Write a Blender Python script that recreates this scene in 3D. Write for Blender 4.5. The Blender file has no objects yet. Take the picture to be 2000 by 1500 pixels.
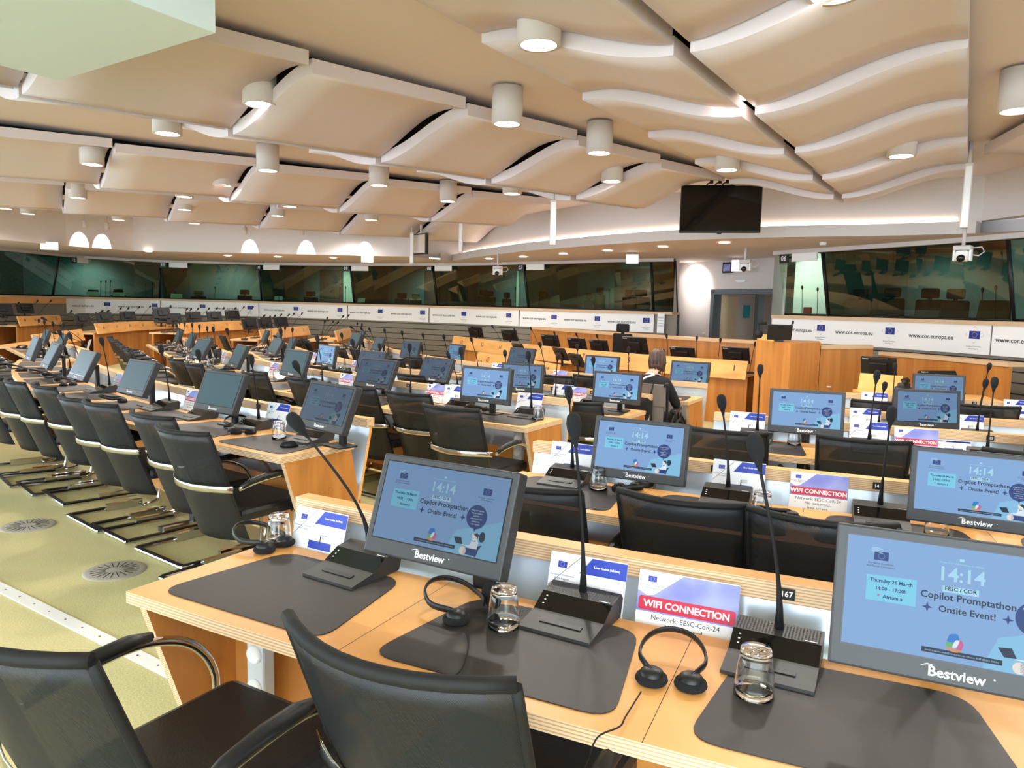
import bpy, bmesh, math, random
from mathutils import Vector, Matrix
random.seed(7)
S = bpy.context.scene
COL = S.collection
PI = math.pi
R_ = math.radians

# ------------------------------------------------------------------ camera, world, exposure
FPX, PITCH, ROLL, EYE = 1450.0, R_(5.98), R_(1.43), 1.6
FWD = Vector((0, math.cos(PITCH), -math.sin(PITCH)))
_r, _u = Vector((1, 0, 0)), Vector((1, 0, 0)).cross(FWD)
RT = math.cos(ROLL) * _r + math.sin(ROLL) * _u
UP = -math.sin(ROLL) * _r + math.cos(ROLL) * _u
cd = bpy.data.cameras.new('camera'); cam = bpy.data.objects.new('camera', cd); COL.objects.link(cam)
cd.sensor_width = 36; cd.lens = FPX / 2000 * 36; cd.clip_start = 0.02; cd.clip_end = 200
M3 = Matrix((RT, UP, -FWD)).transposed()
cam.matrix_world = Matrix.Translation((0, 0, EYE)) @ M3.to_4x4()
S.camera = cam
W = bpy.data.worlds.new('world'); S.world = W; W.use_nodes = True
W.node_tree.nodes['Background'].inputs[0].default_value = (0.74, 0.88, 1.0, 1)
W.node_tree.nodes['Background'].inputs[1].default_value = 5.0
S.view_settings.view_transform = 'Standard'; S.view_settings.look = 'None'
S.view_settings.exposure = 0.82; S.view_settings.gamma = 1.0; S.view_settings.use_curve_mapping = False
LAMP_W = 30.0

def ray(px, py): return (px - 1000) / FPX * RT - (py - 750) / FPX * UP + FWD
def on(px, py, z):
    d = ray(px, py); return Vector((0, 0, EYE)) + d * ((z - EYE) / d.z)
def at(px, py, dep):                      # point at a given distance along +Y
    d = ray(px, py); return Vector((0, 0, EYE)) + d * (dep / d.y)
def proj(p):
    q = Vector(p) - Vector((0, 0, EYE)); d = q.dot(FWD)
    return 1000 + FPX * q.dot(RT) / d, 750 - FPX * q.dot(UP) / d

# ------------------------------------------------------------------ materials
MATS = {}
def srgb(c): return tuple(((v / 255) / 12.92 if v <= 10 else ((v / 255 + 0.055) / 1.055) ** 2.4) for v in c)
def mat(name, c, rough=0.5, metal=0.0, emit=0.0, noise=None, bump=None, trans=0.0, ior=1.45, alpha=1.0, spec=0.5, coat=0.0):
    m = bpy.data.materials.new(name); m.use_nodes = True; MATS[name] = m
    nt = m.node_tree; b = nt.nodes['Principled BSDF']; col = srgb(c) + (1,)
    b.inputs['Base Color'].default_value = col; b.inputs['Roughness'].default_value = rough
    b.inputs['Metallic'].default_value = metal; b.inputs['IOR'].default_value = ior
    b.inputs['Specular IOR Level'].default_value = spec; b.inputs['Coat Weight'].default_value = coat
    b.inputs['Transmission Weight'].default_value = trans; b.inputs['Alpha'].default_value = alpha
    if emit: b.inputs['Emission Color'].default_value = col; b.inputs['Emission Strength'].default_value = emit
    tc = None
    if noise:                            # (other colour, scale xyz, detail, sharpness)
        c2, sc, det = noise
        tc = nt.nodes.new('ShaderNodeTexCoord'); mp = nt.nodes.new('ShaderNodeMapping'); n = nt.nodes.new('ShaderNodeTexNoise')
        mp.inputs['Scale'].default_value = sc; n.inputs['Scale'].default_value = 1.0; n.inputs['Detail'].default_value = det
        r = nt.nodes.new('ShaderNodeValToRGB'); r.color_ramp.elements[0].position = 0.35; r.color_ramp.elements[1].position = 0.65
        r.color_ramp.elements[0].color = col; r.color_ramp.elements[1].color = srgb(c2) + (1,)
        L = nt.links.new
        L(tc.outputs['Object'], mp.inputs['Vector']); L(mp.outputs[0], n.inputs['Vector']); L(n.outputs[0], r.inputs[0]); L(r.outputs[0], b.inputs['Base Color'])
    if bump:                             # (scale, strength)
        tc = tc or nt.nodes.new('ShaderNodeTexCoord'); n2 = nt.nodes.new('ShaderNodeTexNoise'); bp = nt.nodes.new('ShaderNodeBump')
        n2.inputs['Scale'].default_value = bump[0]; n2.inputs['Detail'].default_value = 3; bp.inputs['Strength'].default_value = bump[1]; bp.inputs['Distance'].default_value = 0.004
        nt.links.new(tc.outputs['Object'], n2.inputs['Vector']); nt.links.new(n2.outputs[0], bp.inputs['Height']); nt.links.new(bp.outputs[0], b.inputs['Normal'])
    return m
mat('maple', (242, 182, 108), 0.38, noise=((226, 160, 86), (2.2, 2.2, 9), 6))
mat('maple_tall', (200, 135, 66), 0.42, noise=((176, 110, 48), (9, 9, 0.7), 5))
def plymat():
    m = mat('ply_edge', (218, 182, 138), 0.55); nt = m.node_tree; b = nt.nodes['Principled BSDF']
    tc = nt.nodes.new('ShaderNodeTexCoord'); w = nt.nodes.new('ShaderNodeTexWave'); w.bands_direction = 'Z'; w.inputs['Scale'].default_value = 38; w.inputs['Distortion'].default_value = 0.3
    r = nt.nodes.new('ShaderNodeValToRGB'); r.color_ramp.elements[0].color = srgb((190, 150, 112)) + (1,); r.color_ramp.elements[1].color = srgb((228, 198, 158)) + (1,)
    r.color_ramp.elements[0].position = 0.15; r.color_ramp.elements[1].position = 0.5
    nt.links.new(tc.outputs['Object'], w.inputs['Vector']); nt.links.new(w.outputs[0], r.inputs[0]); nt.links.new(r.outputs[0], b.inputs['Base Color'])
plymat()
mat('desk_pad', (50, 46, 44), 0.5, bump=(300, 0.1))
mat('steel_panel', (198, 208, 216), 0.22, metal=0.25, noise=((180, 190, 200), (3, 3, 3), 2))
mat('black_plastic', (20, 20, 21), 0.42)
mat('dark_grey', (54, 53, 52), 0.45)
mat('bezel_grey', (50, 51, 53), 0.45)
mat('rubber', (12, 12, 12), 0.7)
mat('foam', (24, 25, 27), 0.95, bump=(900, 0.6))
mat('leather', (32, 32, 34), 0.38, bump=(160, 0.15))
mat('gloss_black', (10, 10, 11), 0.08)
mat('chrome', (205, 205, 205), 0.12, metal=1.0)
mat('white_paint', (208, 201, 198), 0.6)
mat('ceiling_paint', (222, 208, 204), 0.75)
mat('panel_paint', (220, 208, 208), 0.7)
mat('gap_shade', (38, 34, 30), 0.9)
mat('wall_slat', (136, 128, 116), 0.6)
mat('groove', (40, 38, 35), 0.9)
mat('banner', (246, 245, 243), 0.55)
mat('ink', (48, 48, 52), 0.6)
mat('ink_blue', (28, 52, 140), 0.6)
mat('ink_yellow', (240, 205, 60), 0.6)
mat('white_paper', (240, 241, 244), 0.5)
mat('sign_violet', (122, 128, 204), 0.45, noise=((158, 164, 222), (9, 9, 9), 1))
mat('sign_blue', (38, 62, 168), 0.45)
mat('sign_red', (196, 30, 62), 0.45)
mat('door_grey', (92, 100, 106), 0.5)
mat('door_leaf', (224, 202, 170), 0.5)
mat('booth_dark', (82, 104, 100), 0.8)
mat('booth_pale', (168, 190, 170), 0.7)
mat('booth_brown', (70, 56, 46), 0.7)
mat('plate_black', (24, 24, 26), 0.4)
mat('plate_white', (240, 240, 240), 0.5)
mat('socket_grey', (200, 205, 208), 0.45)
mat('vent_grey', (186, 180, 168), 0.45, metal=0.3)
mat('grey_fabric', (120, 112, 104), 0.8)
mat('black_cloth', (22, 22, 25), 0.85, bump=(220, 0.4))
mat('hair', (96, 68, 54), 0.45, noise=((58, 40, 32), (60, 60, 4), 4))
mat('skin', (214, 168, 142), 0.55)
mat('red_box', (190, 50, 44), 0.5)
mat('lamp_glow', (255, 244, 226), 0.5, emit=9.0)
mat('cove_glow', (255, 238, 220), 0.5, emit=1.5)
mat('box_glow', (250, 252, 255), 0.5, emit=1.6)
mat('led_blue', (60, 110, 255), 0.5, emit=4.0)
mat('screen_glare', (240, 232, 220), 0.25, metal=0.6)  # bright reflection put into the pale colour of the hung screen
mat('glass_clear', (250, 252, 252), 0.0, trans=1.0, ior=1.45)
mat('bounce_ground', (226, 230, 236), 0.9)
mat('green_bounce_tint', (222, 238, 238), 0.7)  # white box with the green bounce from the carpet put into its colour
mat('trim_white', (238, 238, 236), 0.4)
mat('teal_sign', (20, 130, 140), 0.5)
# carpet: olive with greener clouds
def carpet():
    m = mat('carpet', (186, 172, 100), 0.95, bump=(420, 0.8)); nt = m.node_tree; b = nt.nodes['Principled BSDF']; L = nt.links.new
    tc = nt.nodes.new('ShaderNodeTexCoord'); n = nt.nodes.new('ShaderNodeTexNoise'); n.inputs['Scale'].default_value = 0.9; n.inputs['Detail'].default_value = 2
    n3 = nt.nodes.new('ShaderNodeTexNoise'); n3.inputs['Scale'].default_value = 130; n3.inputs['Detail'].default_value = 2
    r = nt.nodes.new('ShaderNodeValToRGB'); r.color_ramp.elements[0].color = srgb((214, 202, 146)) + (1,); r.color_ramp.elements[1].color = srgb((190, 188, 134)) + (1,)
    r.color_ramp.elements[0].position = 0.45; r.color_ramp.elements[1].position = 0.7
    mx = nt.nodes.new('ShaderNodeMixRGB'); mx.blend_type = 'OVERLAY'; mx.inputs[0].default_value = 0.45
    L(tc.outputs['Object'], n.inputs['Vector']); L(tc.outputs['Object'], n3.inputs['Vector']); L(n.outputs[0], r.inputs[0])
    L(r.outputs[0], mx.inputs[1]); L(n3.outputs[0], mx.inputs[2]); L(mx.outputs[0], b.inputs['Base Color'])
carpet()
def seethrough(name, c, fac, rough, weave):
    m = bpy.data.materials.new(name); m.use_nodes = True; MATS[name] = m; nt = m.node_tree
    b = nt.nodes['Principled BSDF']; b.inputs['Base Color'].default_value = srgb(c) + (1,); b.inputs['Roughness'].default_value = rough
    t = nt.nodes.new('ShaderNodeBsdfTransparent'); mx = nt.nodes.new('ShaderNodeMixShader'); o = nt.nodes['Material Output']; mx.inputs[0].default_value = fac
    if weave:
        tc = nt.nodes.new('ShaderNodeTexCoord'); w = nt.nodes.new('ShaderNodeTexWave'); w.bands_direction = 'DIAGONAL'; w.inputs['Scale'].default_value = weave; bp = nt.nodes.new('ShaderNodeBump'); bp.inputs['Strength'].default_value = 0.3; bp.inputs['Distance'].default_value = 0.001
        nt.links.new(tc.outputs['Object'], w.inputs['Vector']); nt.links.new(w.outputs[0], bp.inputs['Height']); nt.links.new(bp.outputs[0], b.inputs['Normal'])
    nt.links.new(b.outputs[0], mx.inputs[1]); nt.links.new(t.outputs[0], mx.inputs[2]); nt.links.new(mx.outputs[0], o.inputs[0])
seethrough('chair_mesh', (20, 25, 31), 0.19, 0.5, 120)
def boothglass():
    m = bpy.data.materials.new('booth_glass'); m.use_nodes = True; MATS['booth_glass'] = m; nt = m.node_tree; nt.nodes.remove(nt.nodes['Principled BSDF'])
    t = nt.nodes.new('ShaderNodeBsdfTransparent'); t.inputs[0].default_value = (0.5, 0.74, 0.62, 1); g = nt.nodes.new('ShaderNodeBsdfGlossy'); g.inputs['Roughness'].default_value = 0.015; g.inputs[0].default_value = (0.75, 0.9, 0.85, 1)
    mx = nt.nodes.new('ShaderNodeMixShader'); mx.inputs[0].default_value = 0.10
    nt.links.new(t.outputs[0], mx.inputs[1]); nt.links.new(g.outputs[0], mx.inputs[2]); nt.links.new(mx.outputs[0], nt.nodes['Material Output'].inputs[0])
boothglass()
# lit pixels of the screens: (colour, strength)
def scr(name, c, e): 
    m = mat(name, c, 0.35, emit=e, spec=0.12); m.node_tree.nodes['Principled BSDF'].inputs['Base Color'].default_value = (0.01, 0.012, 0.015, 1)
SCR_E = 0.37
for lv, k in (('bright', 1.3), ('mid', 0.85), ('dim', 0.42)):  # weaker copies bake in the darkening of screens seen at an angle
    for nm, c in (('bg', (136, 176, 226)), ('light', (176, 226, 250)), ('card', (128, 214, 244)), ('ink', (22, 34, 60)), ('navy', (34, 62, 132)), ('white', (236, 246, 255)), ('pale', (138, 200, 238)), ('skin', (246, 236, 226)), ('cop1', (42, 128, 214)), ('cop2', (96, 190, 120)), ('cop3', (226, 150, 92)), ('cop4', (214, 96, 150))):
        cc = c if lv == 'bright' else (tuple(int(v * 0.96) for v in c) if lv == 'mid' else tuple(int(0.72 * v + 26) for v in c))
        scr('scr_%s_%s' % (nm, lv), cc, SCR_E * k)
mat('screen_blank', (50, 68, 74), 0.35, emit=0.45, spec=0.1)

# ------------------------------------------------------------------ mesh helpers
def BM(): return bmesh.new()
def box(bm, size, loc=(0, 0, 0), rot=None, mi=0, bev=0.0):
    m = Matrix.Translation(loc) @ (rot.to_4x4() if rot is not None else Matrix.Identity(4)) @ Matrix.Diagonal((size[0], size[1], size[2], 1))
    g = bmesh.ops.create_cube(bm, size=1, matrix=m); fs = {f for v in g['verts'] for f in v.link_faces}
    for f in fs: f.material_index = mi
    if bev:
        es = list({e for v in g['verts'] for e in v.link_edges})
        r = bmesh.ops.bevel(bm, geom=es, offset=bev, segments=2, profile=0.5, affect='EDGES')
        for f in r['faces']: f.material_index = mi
def tube(bm, pts, r, n=8, mi=0, cap=True, flat=None, smooth=True):
    pts = [Vector(p) for p in pts]; rings = []; prev = None
    for i, p in enumerate(pts):
        t = (pts[min(i + 1, len(pts) - 1)] - pts[max(i - 1, 0)]).normalized()
        if prev is None:
            a = Vector((0, 0, 1)) if abs(t.z) < 0.9 else Vector((0, 1, 0)); x = t.cross(a).normalized()
        else: x = (prev - t * prev.dot(t)).normalized()
        prev = x; y = t.cross(x); rr = r[i] if isinstance(r, (list, tuple)) else r
        k = flat if flat else 1.0
        rings.append([bm.verts.new(p + x * (rr * math.cos(2 * PI * j / n)) + y * (rr * k * math.sin(2 * PI * j / n))) for j in range(n)])
    for a, b in zip(rings, rings[1:]):
        for j in range(n):
            f = bm.faces.new((a[j], a[(j + 1) % n], b[(j + 1) % n], b[j])); f.material_index = mi; f.smooth = smooth
    if cap:
        for q in (rings[0][::-1], rings[-1]): bm.faces.new(q).material_index = mi
def lathe(bm, prof, n=20, mi=0, M=None, smooth=True):
    M = M or Matrix.Identity(4); rings = []
    for (r, z) in prof:
        rings.append([bm.verts.new(M @ Vector((r * math.cos(2 * PI * j / n), r * math.sin(2 * PI * j / n), z))) for j in range(n)] if r > 1e-6 else [bm.verts.new(M @ Vector((0, 0, z)))])
    for a, b in zip(rings, rings[1:]):
        for j in range(n):
            q = [a[j % len(a)], a[(j + 1) % len(a)], b[(j + 1) % len(b)], b[j % len(b)]]; u = list(dict.fromkeys(q))
            if len(u) > 2:
                f = bm.faces.new(u); f.material_index = mi; f.smooth = smooth
def prism(bm, pts, z0, z1, mi=0, ms=None, M=None):
    M = M or Matrix.Identity(4)
    a = [bm.verts.new(M @ Vector((p[0], p[1], z0))) for p in pts]; b = [bm.verts.new(M @ Vector((p[0], p[1], z1))) for p in pts]
    bm.faces.new(a[::-1]).material_index = mi; bm.faces.new(b).material_index = mi
    for i in range(len(pts)):
        j = (i + 1) % len(pts); bm.faces.new((a[i], a[j], b[j], b[i])).material_index = mi if ms is None else ms
def rounded(pts, rad, n=5):
    out = []; N = len(pts)
    for i in range(N):
        p, a, b = Vector(pts[i]), Vector(pts[i - 1]), Vector(pts[(i + 1) % N]); u, v = (a - p), (b - p)
        rr = min(rad if not isinstance(rad, (list, tuple)) else rad[i], u.length * 0.45, v.length * 0.45); s, e = p + u.normalized() * rr, p + v.normalized() * rr
        for k in range(n + 1):
            t = k / n; out.append(tuple((1 - t) ** 2 * s + 2 * t * (1 - t) * p + t * t * e))
    return out
def disc(bm, c, r, z, mi=0, n=20, M=None, ry=None):
    M = M or Matrix.Identity(4)
    f = bm.faces.new([bm.verts.new(M @ Vector((c[0] + r * math.cos(2 * PI * k / n), c[1] + (ry or r) * math.sin(2 * PI * k / n), z))) for k in range(n)]); f.material_index = mi
def flat(bm, pts, z, mi=0, M=None):
    M = M or Matrix.Identity(4); f = bm.faces.new([bm.verts.new(M @ Vector((p[0], p[1], z))) for p in pts]); f.material_index = mi
_tc = {}
def text(bm, s, size, x, y, z, mi=0, M=None, align='CENTER', bold=0.0, res=2):
    key = (s, align, bold, res)
    if key not in _tc:
        c = bpy.data.curves.new('t', 'FONT'); c.body = s; c.align_x = align; c.align_y = 'CENTER'; c.resolution_u = res; c.offset = bold; c.size = 1
        o = bpy.data.objects.new('t', c); COL.objects.link(o); dg = bpy.context.evaluated_depsgraph_get()
        me = bpy.data.meshes.new_from_object(o.evaluated_get(dg)); _tc[key] = ([v.co.copy() for v in me.vertices], [tuple(p.vertices) for p in me.polygons])
        bpy.data.objects.remove(o); bpy.data.curves.remove(c); bpy.data.meshes.remove(me)
    vs, fs = _tc[key]; M = M or Matrix.Identity(4)
    nv = [bm.verts.new(M @ Vector((x + v.x * size, y + v.y * size, z))) for v in vs]
    for f in fs:
        try: bm.faces.new([nv[i] for i in f]).material_index = mi
        except ValueError: pass
MESH = {}
def mesh(name, bm, mats):
    me = bpy.data.meshes.new(name); bmesh.ops.recalc_face_normals(bm, faces=[f for f in bm.faces if not f.tag]); bm.to_mesh(me); bm.free()
    for m in mats: me.materials.append(MATS[m])
    return me
def flatmesh(name, bm, mats):                                      # keep the winding of flat print
    me = bpy.data.meshes.new(name); bm.to_mesh(me); bm.free()
    for m in mats: me.materials.append(MATS[m])
    return me
def ob(name, me, parent=None, loc=(0, 0, 0), rot=(0, 0, 0)):
    o = bpy.data.objects.new(name, me); COL.objects.link(o); o.location = loc; o.rotation_euler = rot
    if parent is not None: o.parent = parent
    return o
def tag(o, label, cat, group=None, kind=None):
    o['label'] = label; o['category'] = cat
    if group: o['group'] = group
    if kind: o['kind'] = kind
    return o
def thing(name, label, cat, loc=(0, 0, 0), rz=0.0, group=None):
    return tag(ob(name, None, None, loc, (0, 0, rz)), label, cat, group)
def struct(name, bm, mats, parent=None):
    o = ob(name, mesh(name, bm, mats), parent)
    o['kind'] = 'structure'
    return o
def cached(key, fn, mats, fl=False):
    if key not in MESH:
        bm = BM(); fn(bm); MESH[key] = (flatmesh if fl else mesh)(key, bm, mats)
    return MESH[key]
ORD = 'first second third fourth fifth sixth seventh eighth ninth tenth eleventh twelfth thirteenth fourteenth fifteenth sixteenth seventeenth eighteenth nineteenth twentieth'.split()
TENS = {2: 'twenty', 3: 'thirty', 4: 'forty', 5: 'fifty'}
def ordw(i):
    if i < 20: return ORD[i]
    t, u = divmod(i + 1, 10)
    return {2: 'twentieth', 3: 'thirtieth', 4: 'fortieth', 5: 'fiftieth'}[t] if u == 0 else TENS[t] + '-' + ORD[u - 1]

# ------------------------------------------------------------------ plan of the rows (concentric arcs around C)
C = Vector((7.3, 17.1))
def pol(r, deg): return Vector((C.x + r * math.cos(R_(deg)), C.y + r * math.sin(R_(deg))))
def ang_at(r, px, z, lo=-160, hi=-90):
    best = None
    for _ in range(50):
        m = (lo + hi) / 2; p = pol(r, m); x, y = proj((p.x, p.y, z))
        if x < px: lo = m
        else: hi = m
    return m
def yaw_in(deg): return R_(deg + 180) - PI / 2                      # +Y of the local frame looks at the centre
def yaw_at(p): return math.atan2(C.y - p[1], C.x - p[0]) - PI / 2
# rows: front radius, floor level, phrase, end phrase, angle span
ROWS = {
 'R1': dict(r=17.2, dz=0.0, span=(-119.3, -106.0), name='the closest desk', end='from its open end'),
 'R2': dict(r=15.67, dz=0.0, span=(-118.6, -104.0), name='the desk of seats 139 to 141', end='from its aisle end'),
 'R3': dict(r=13.88, dz=0.0, span=(-116.3, -102.0), name='the desk of seats 103 to 105', end='from its aisle end'),
 'R4': dict(r=12.43, dz=-0.08, span=(-113.5, -100.0), name='the fourth desk back', end='counted from the aisle'),
 'R5': dict(r=10.95, dz=-0.08, span=(-113.0, -100.0), name='the fifth desk before the lectern', end='counted from the aisle'),
 'A': dict(r=15.64, dz=0.0, span=(-152.0, -123.2), name='the long desk beside the green floor', end='from its near end'),
 'M1': dict(r=13.88, dz=0.0, span=(-149.5, -121.2), name='the second long desk', end='from its near end'),
 'M2': dict(r=12.43, dz=-0.08, span=(-149.0, -120.6), name='the third long desk', end='from its near end'),
 'M3': dict(r=10.95, dz=-0.08, span=(-168.0, -120.0), name='the innermost long desk', end='from its near end'),
}

# ------------------------------------------------------------------ setting: floor, ceiling, walls, booths, soffit
CEIL = 3.58; SOF = 2.75; SILL = 1.56; LOW = -0.08
def arc(r, a0, a1, n): return [pol(r, a0 + (a1 - a0) * i / n) for i in range(n + 1)]
def ribbon(bm, A, za, B, zb, mi=0):
    a = [bm.verts.new((p[0], p[1], za)) for p in A]; b = [bm.verts.new((p[0], p[1], zb)) for p in B]
    for i in range(len(a) - 1): bm.faces.new((a[i], a[i + 1], b[i + 1], b[i])).material_index = mi
def offset(pl, o):
    out = []
    for i, p in enumerate(pl):
        t = (pl[min(i + 1, len(pl) - 1)] - pl[max(i - 1, 0)]).normalized(); out.append(p + Vector((-t.y, t.x)) * o)
    return out
bm = BM()
inner = arc(13.05, -172, -88, 40)
outer = [pol(r_, -172 + 84 * i / 40) for i, r_ in enumerate([19 + 7 * min(1, abs(i - 0) / 12) for i in range(41)])]
ribbon(bm, inner, 0, outer, 0); ribbon(bm, outer, 0, outer, -0.3); ribbon(bm, inner, LOW, inner, 0)
big = [Vector((-17, -4.5)), Vector((12, -4.5)), Vector((12, 40)), Vector((-17, 40))]
bm.faces.new([bm.verts.new((p.x, p.y, LOW)) for p in big])
struct('floor', bm, ['carpet'])
bm = BM(); box(bm, (120, 120, 0.1), (0, 0, -0.4)); struct('ground_light_bounce', bm, ['bounce_ground'])  # unseen pale ground added to bounce cool daylight up to the ceiling
bm = BM(); box(bm, (30, 40, 0.2), (-2, 15.5, CEIL + 0.1)); struct('ceiling', bm, ['ceiling_paint'])

WLP = [(-700, 11.0), (-250, 16.0), (0, 19.0), (160, 22.0), (300, 23.3), (500, 23.5), (700, 22.5), (900, 20.9), (1100, 18.8), (1200, 17.6), (1317, 16.8)]
WRP = [(1515, 14.2), (1700, 12.4), (1850, 11.2), (2000, 10.1), (2250, 8.6), (2700, 7.0)]
def wp(tab, x):
    for (x0, d0), (x1, d1) in zip(tab, tab[1:]):
        if x <= x1 or (x1, d1) == tab[-1]:
            p0, p1 = at(x0, 560, d0), at(x1, 560, d1); t = (x - x0) / (x1 - x0)
            # perspective-correct position on the straight wall piece
            u0, u1 = p0.x / p0.y, p1.x / p1.y; u = at(x, 560, 1.0).x
            den = (p1.x - p0.x) - u * (p1.y - p0.y); s = (u * p0.y - p0.x) / den
            return Vector((p0.x + (p1.x - p0.x) * s, p0.y + (p1.y - p0.y) * s)), Vector((p1.x - p0.x, p1.y - p0.y)).normalized()
def poly(tab, xs): return [wp(tab, x)[0] for x in xs]
WL = [Vector(at(x, 560, d)[:2]) for x, d in WLP]; WR = [Vector(at(x, 560, d)[:2]) for x, d in WRP]
def wallbase(name, P):
    bm = BM(); ribbon(bm, P, LOW, P, 1.54)
    for k in range(12):
        z = 1.02 - k * 0.15
        if z > LOW: ribbon(bm, offset(P, -0.004), z, offset(P, -0.004), z + 0.018, 1)
    return struct(name, bm, ['wall_slat', 'groove'])
wl = wallbase('wall_left', WL); wr = wallbase('wall_right', WR)
def sill(name, P):
    bm = BM(); a, b = offset(P, -0.07), offset(P, 0.4)
    ribbon(bm, a, 1.50, a, SILL, 1); ribbon(bm, a, SILL, b, SILL); ribbon(bm, b, 1.5, a, 1.5)
    bm.faces.new([bm.verts.new(v) for v in ((*a[0], 1.5), (*b[0], 1.5), (*b[0], SILL), (*a[0], SILL))]); bm.faces.new([bm.verts.new(v) for v in ((*a[-1], 1.5), (*b[-1], 1.5), (*b[-1], SILL), (*a[-1], SILL))])
    return struct(name, bm, ['maple', 'ply_edge'])
bm = BM(); ribbon(bm, [WR[-1], Vector((9.6, -4)), Vector((4.5, -6.5))], 0, [WR[-1], Vector((9.6, -4)), Vector((4.5, -6.5))], CEIL); struct('wall_light_blocker', bm, ['white_paint'])  # unseen wall added to cut daylight from the right
sill('trim_1', WL); sill('trim_2', WR)
# window panes of the interpreters' booths, leaning into the room at the top
def pane(n, tab, x0, x1, k=4):
    xs = [x0 + (x1 - x0) * i / k for i in range(k + 1)]; P = poly(tab, xs); b = offset(P, 0.26)
    bm = BM(); ribbon(bm, b, SILL, P, 2.70); o = struct('window_%d' % n, bm, ['booth_glass'])
    bm = BM(); lo, hi = Vector((*b[-1], SILL)), Vector((*P[-1], 2.70)); tube(bm, [lo, hi], 0.035, 4); tube(bm, [Vector((*p, SILL + 0.02)) for p in b], 0.02, 4); tube(bm, [Vector((*p, 2.69)) for p in P], 0.02, 4)
    struct('window_frame', bm, ['plate_black'], o)
LP = [-300, 118, 313, 506, 684, 845, 1022, 1270, 1316]
for i, (a, b) in enumerate(zip(LP, LP[1:])): pane(i + 1, WLP, a, b)
RP = [1517, 1602, 1960, 2400]
for i, (a, b) in enumerate(zip(RP, RP[1:])): pane(i + 9, WRP, a, b)
def booth(name, tab, P, dep, pales, parts):
    bm = BM(); b = offset(P, dep)
    ribbon(bm, b, 0.9, b, SOF + 0.2, 0); ribbon(bm, offset(P, 0.42), 0.95, b, 0.95, 2); ribbon(bm, P, SOF + 0.02, b, SOF + 0.02, 0)
    ribbon(bm, offset(P, 0.42), 0.9, offset(P, 0.42), SILL, 0)
    for x0, x1, m in pales:
        q = offset(poly(tab, [x0, (x0 + x1) / 2, x1]), dep - 0.05); ribbon(bm, q, 1.0, q, 2.68, m)
    for x in parts:
        p, t = wp(tab, x); nrm = Vector((-t.y, t.x)); a = p + nrm * 0.3; e = p + nrm * dep
        f = bm.faces.new([bm.verts.new(v) for v in ((*a, 0.95), (*e, 0.95), (*e, SOF), (*(p + nrm * 0.05), SOF))]); f.material_index = 1 if x in (1316,) else 3
    return struct(name, bm, ['booth_dark', 'booth_pale', 'booth_brown', 'booth_dark'])
booth('wall_back', WLP, WL[1:], 2.6, [(178, 228, 1), (250, 272, 2), (446, 492, 1), (540, 588, 2), (590, 628, 1), (735, 783, 2), (786, 826, 1), (900, 905, 1), (1085, 1155, 2), (1158, 1204, 1), (1285, 1316, 1)], [313, 506, 684, 845, 1022, 1270])
booth('wall_far', WRP, WR, 2.4, [(1525, 1598, 1)], [1602, 1960])
# recess with the double door between the two booth fronts
RA, RB = at(1317, 560, 18.6), at(1535, 560, 15.4); RA = Vector(RA[:2]); RB = Vector(RB[:2])
rt = (RB - RA).normalized(); rn = Vector((-rt.y, rt.x))
def rp(px):                                                        # point of the recess wall at a picture column
    u = at(px, 560, 1.0).x; s = (u * RA.y - RA.x) / ((RB.x - RA.x) - u * (RB.y - RA.y)); return RA + (RB - RA) * s
d0, d1 = rp(1391), rp(1523); DT = 2.1
bm = BM()
for a, b, z0, z1 in ((RA, d0, LOW, SOF), (d1, RB, LOW, SOF), (d0, d1, DT, SOF)): ribbon(bm, [a, b], z0, [a, b], z1)
ribbon(bm, [WL[-1], RA], LOW, [WL[-1], RA], SOF); ribbon(bm, [WL[-1], WL[-1] + offset(WL, 0.26)[-1] - WL[-1]], LOW, [WL[-1], offset(WL, 0.26)[-1]], SOF)
ribbon(bm, [RB, WR[0] + Vector((0.05, 0.3))], LOW, [RB, WR[0] + Vector((0.05, 0.3))], SOF)
struct('wall_recess', bm, ['white_paint'])
bm = BM()
for a, b in ((d0, d0 + rt * 0.11), (d1 - rt * 0.11, d1)):
    q = [a - rn * 0.03, b - rn * 0.03, b + rn * 0.2, a + rn * 0.2]; prism(bm, q, LOW, DT)
prism(bm, [d0 - rn * 0.03, d1 - rn * 0.03, d1 + rn * 0.2, d0 + rn * 0.2], DT - 0.11, DT)
df = struct('door_1', bm, ['door_grey'])
bm = BM(); a, b = Vector(at(1404, 600, 17.7)[:2]), Vector(at(1441, 600, 18.5)[:2]); prism(bm, [a, b, b + Vector((-0.01, 0.05)), a + Vector((-0.01, 0.05))], LOW, DT - 0.12); struct('door_leaf', bm, ['door_leaf'], df)
bm = BM(); c1 = at(1483, 600, 18.0); box(bm, (0.14, 0.25, 2.1), (c1.x, c1.y, 1.0)); struct('inner_frame', bm, ['door_grey'], df)
bm = BM(); e0, e1 = d0 + rn * 3.0 - rt * 1.0, d1 + rn * 3.0 + rt * 1.5
ribbon(bm, [e0, e1], LOW, [e0, e1], SOF); ribbon(bm, [d0 - rt * 0.3 + rn * 0.3, e0], LOW, [d0 - rt * 0.3 + rn * 0.3, e0], SOF); ribbon(bm, [d1 + rt * 0.2 + rn * 0.2, e1], LOW, [d1 + rt * 0.2 + rn * 0.2, e1], SOF); bm.faces.new([bm.verts.new((*p, SOF)) for p in (d0 - rt, e0, e1, d1 + rt)])
struct('wall_corridor', bm, ['white_paint'])
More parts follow.
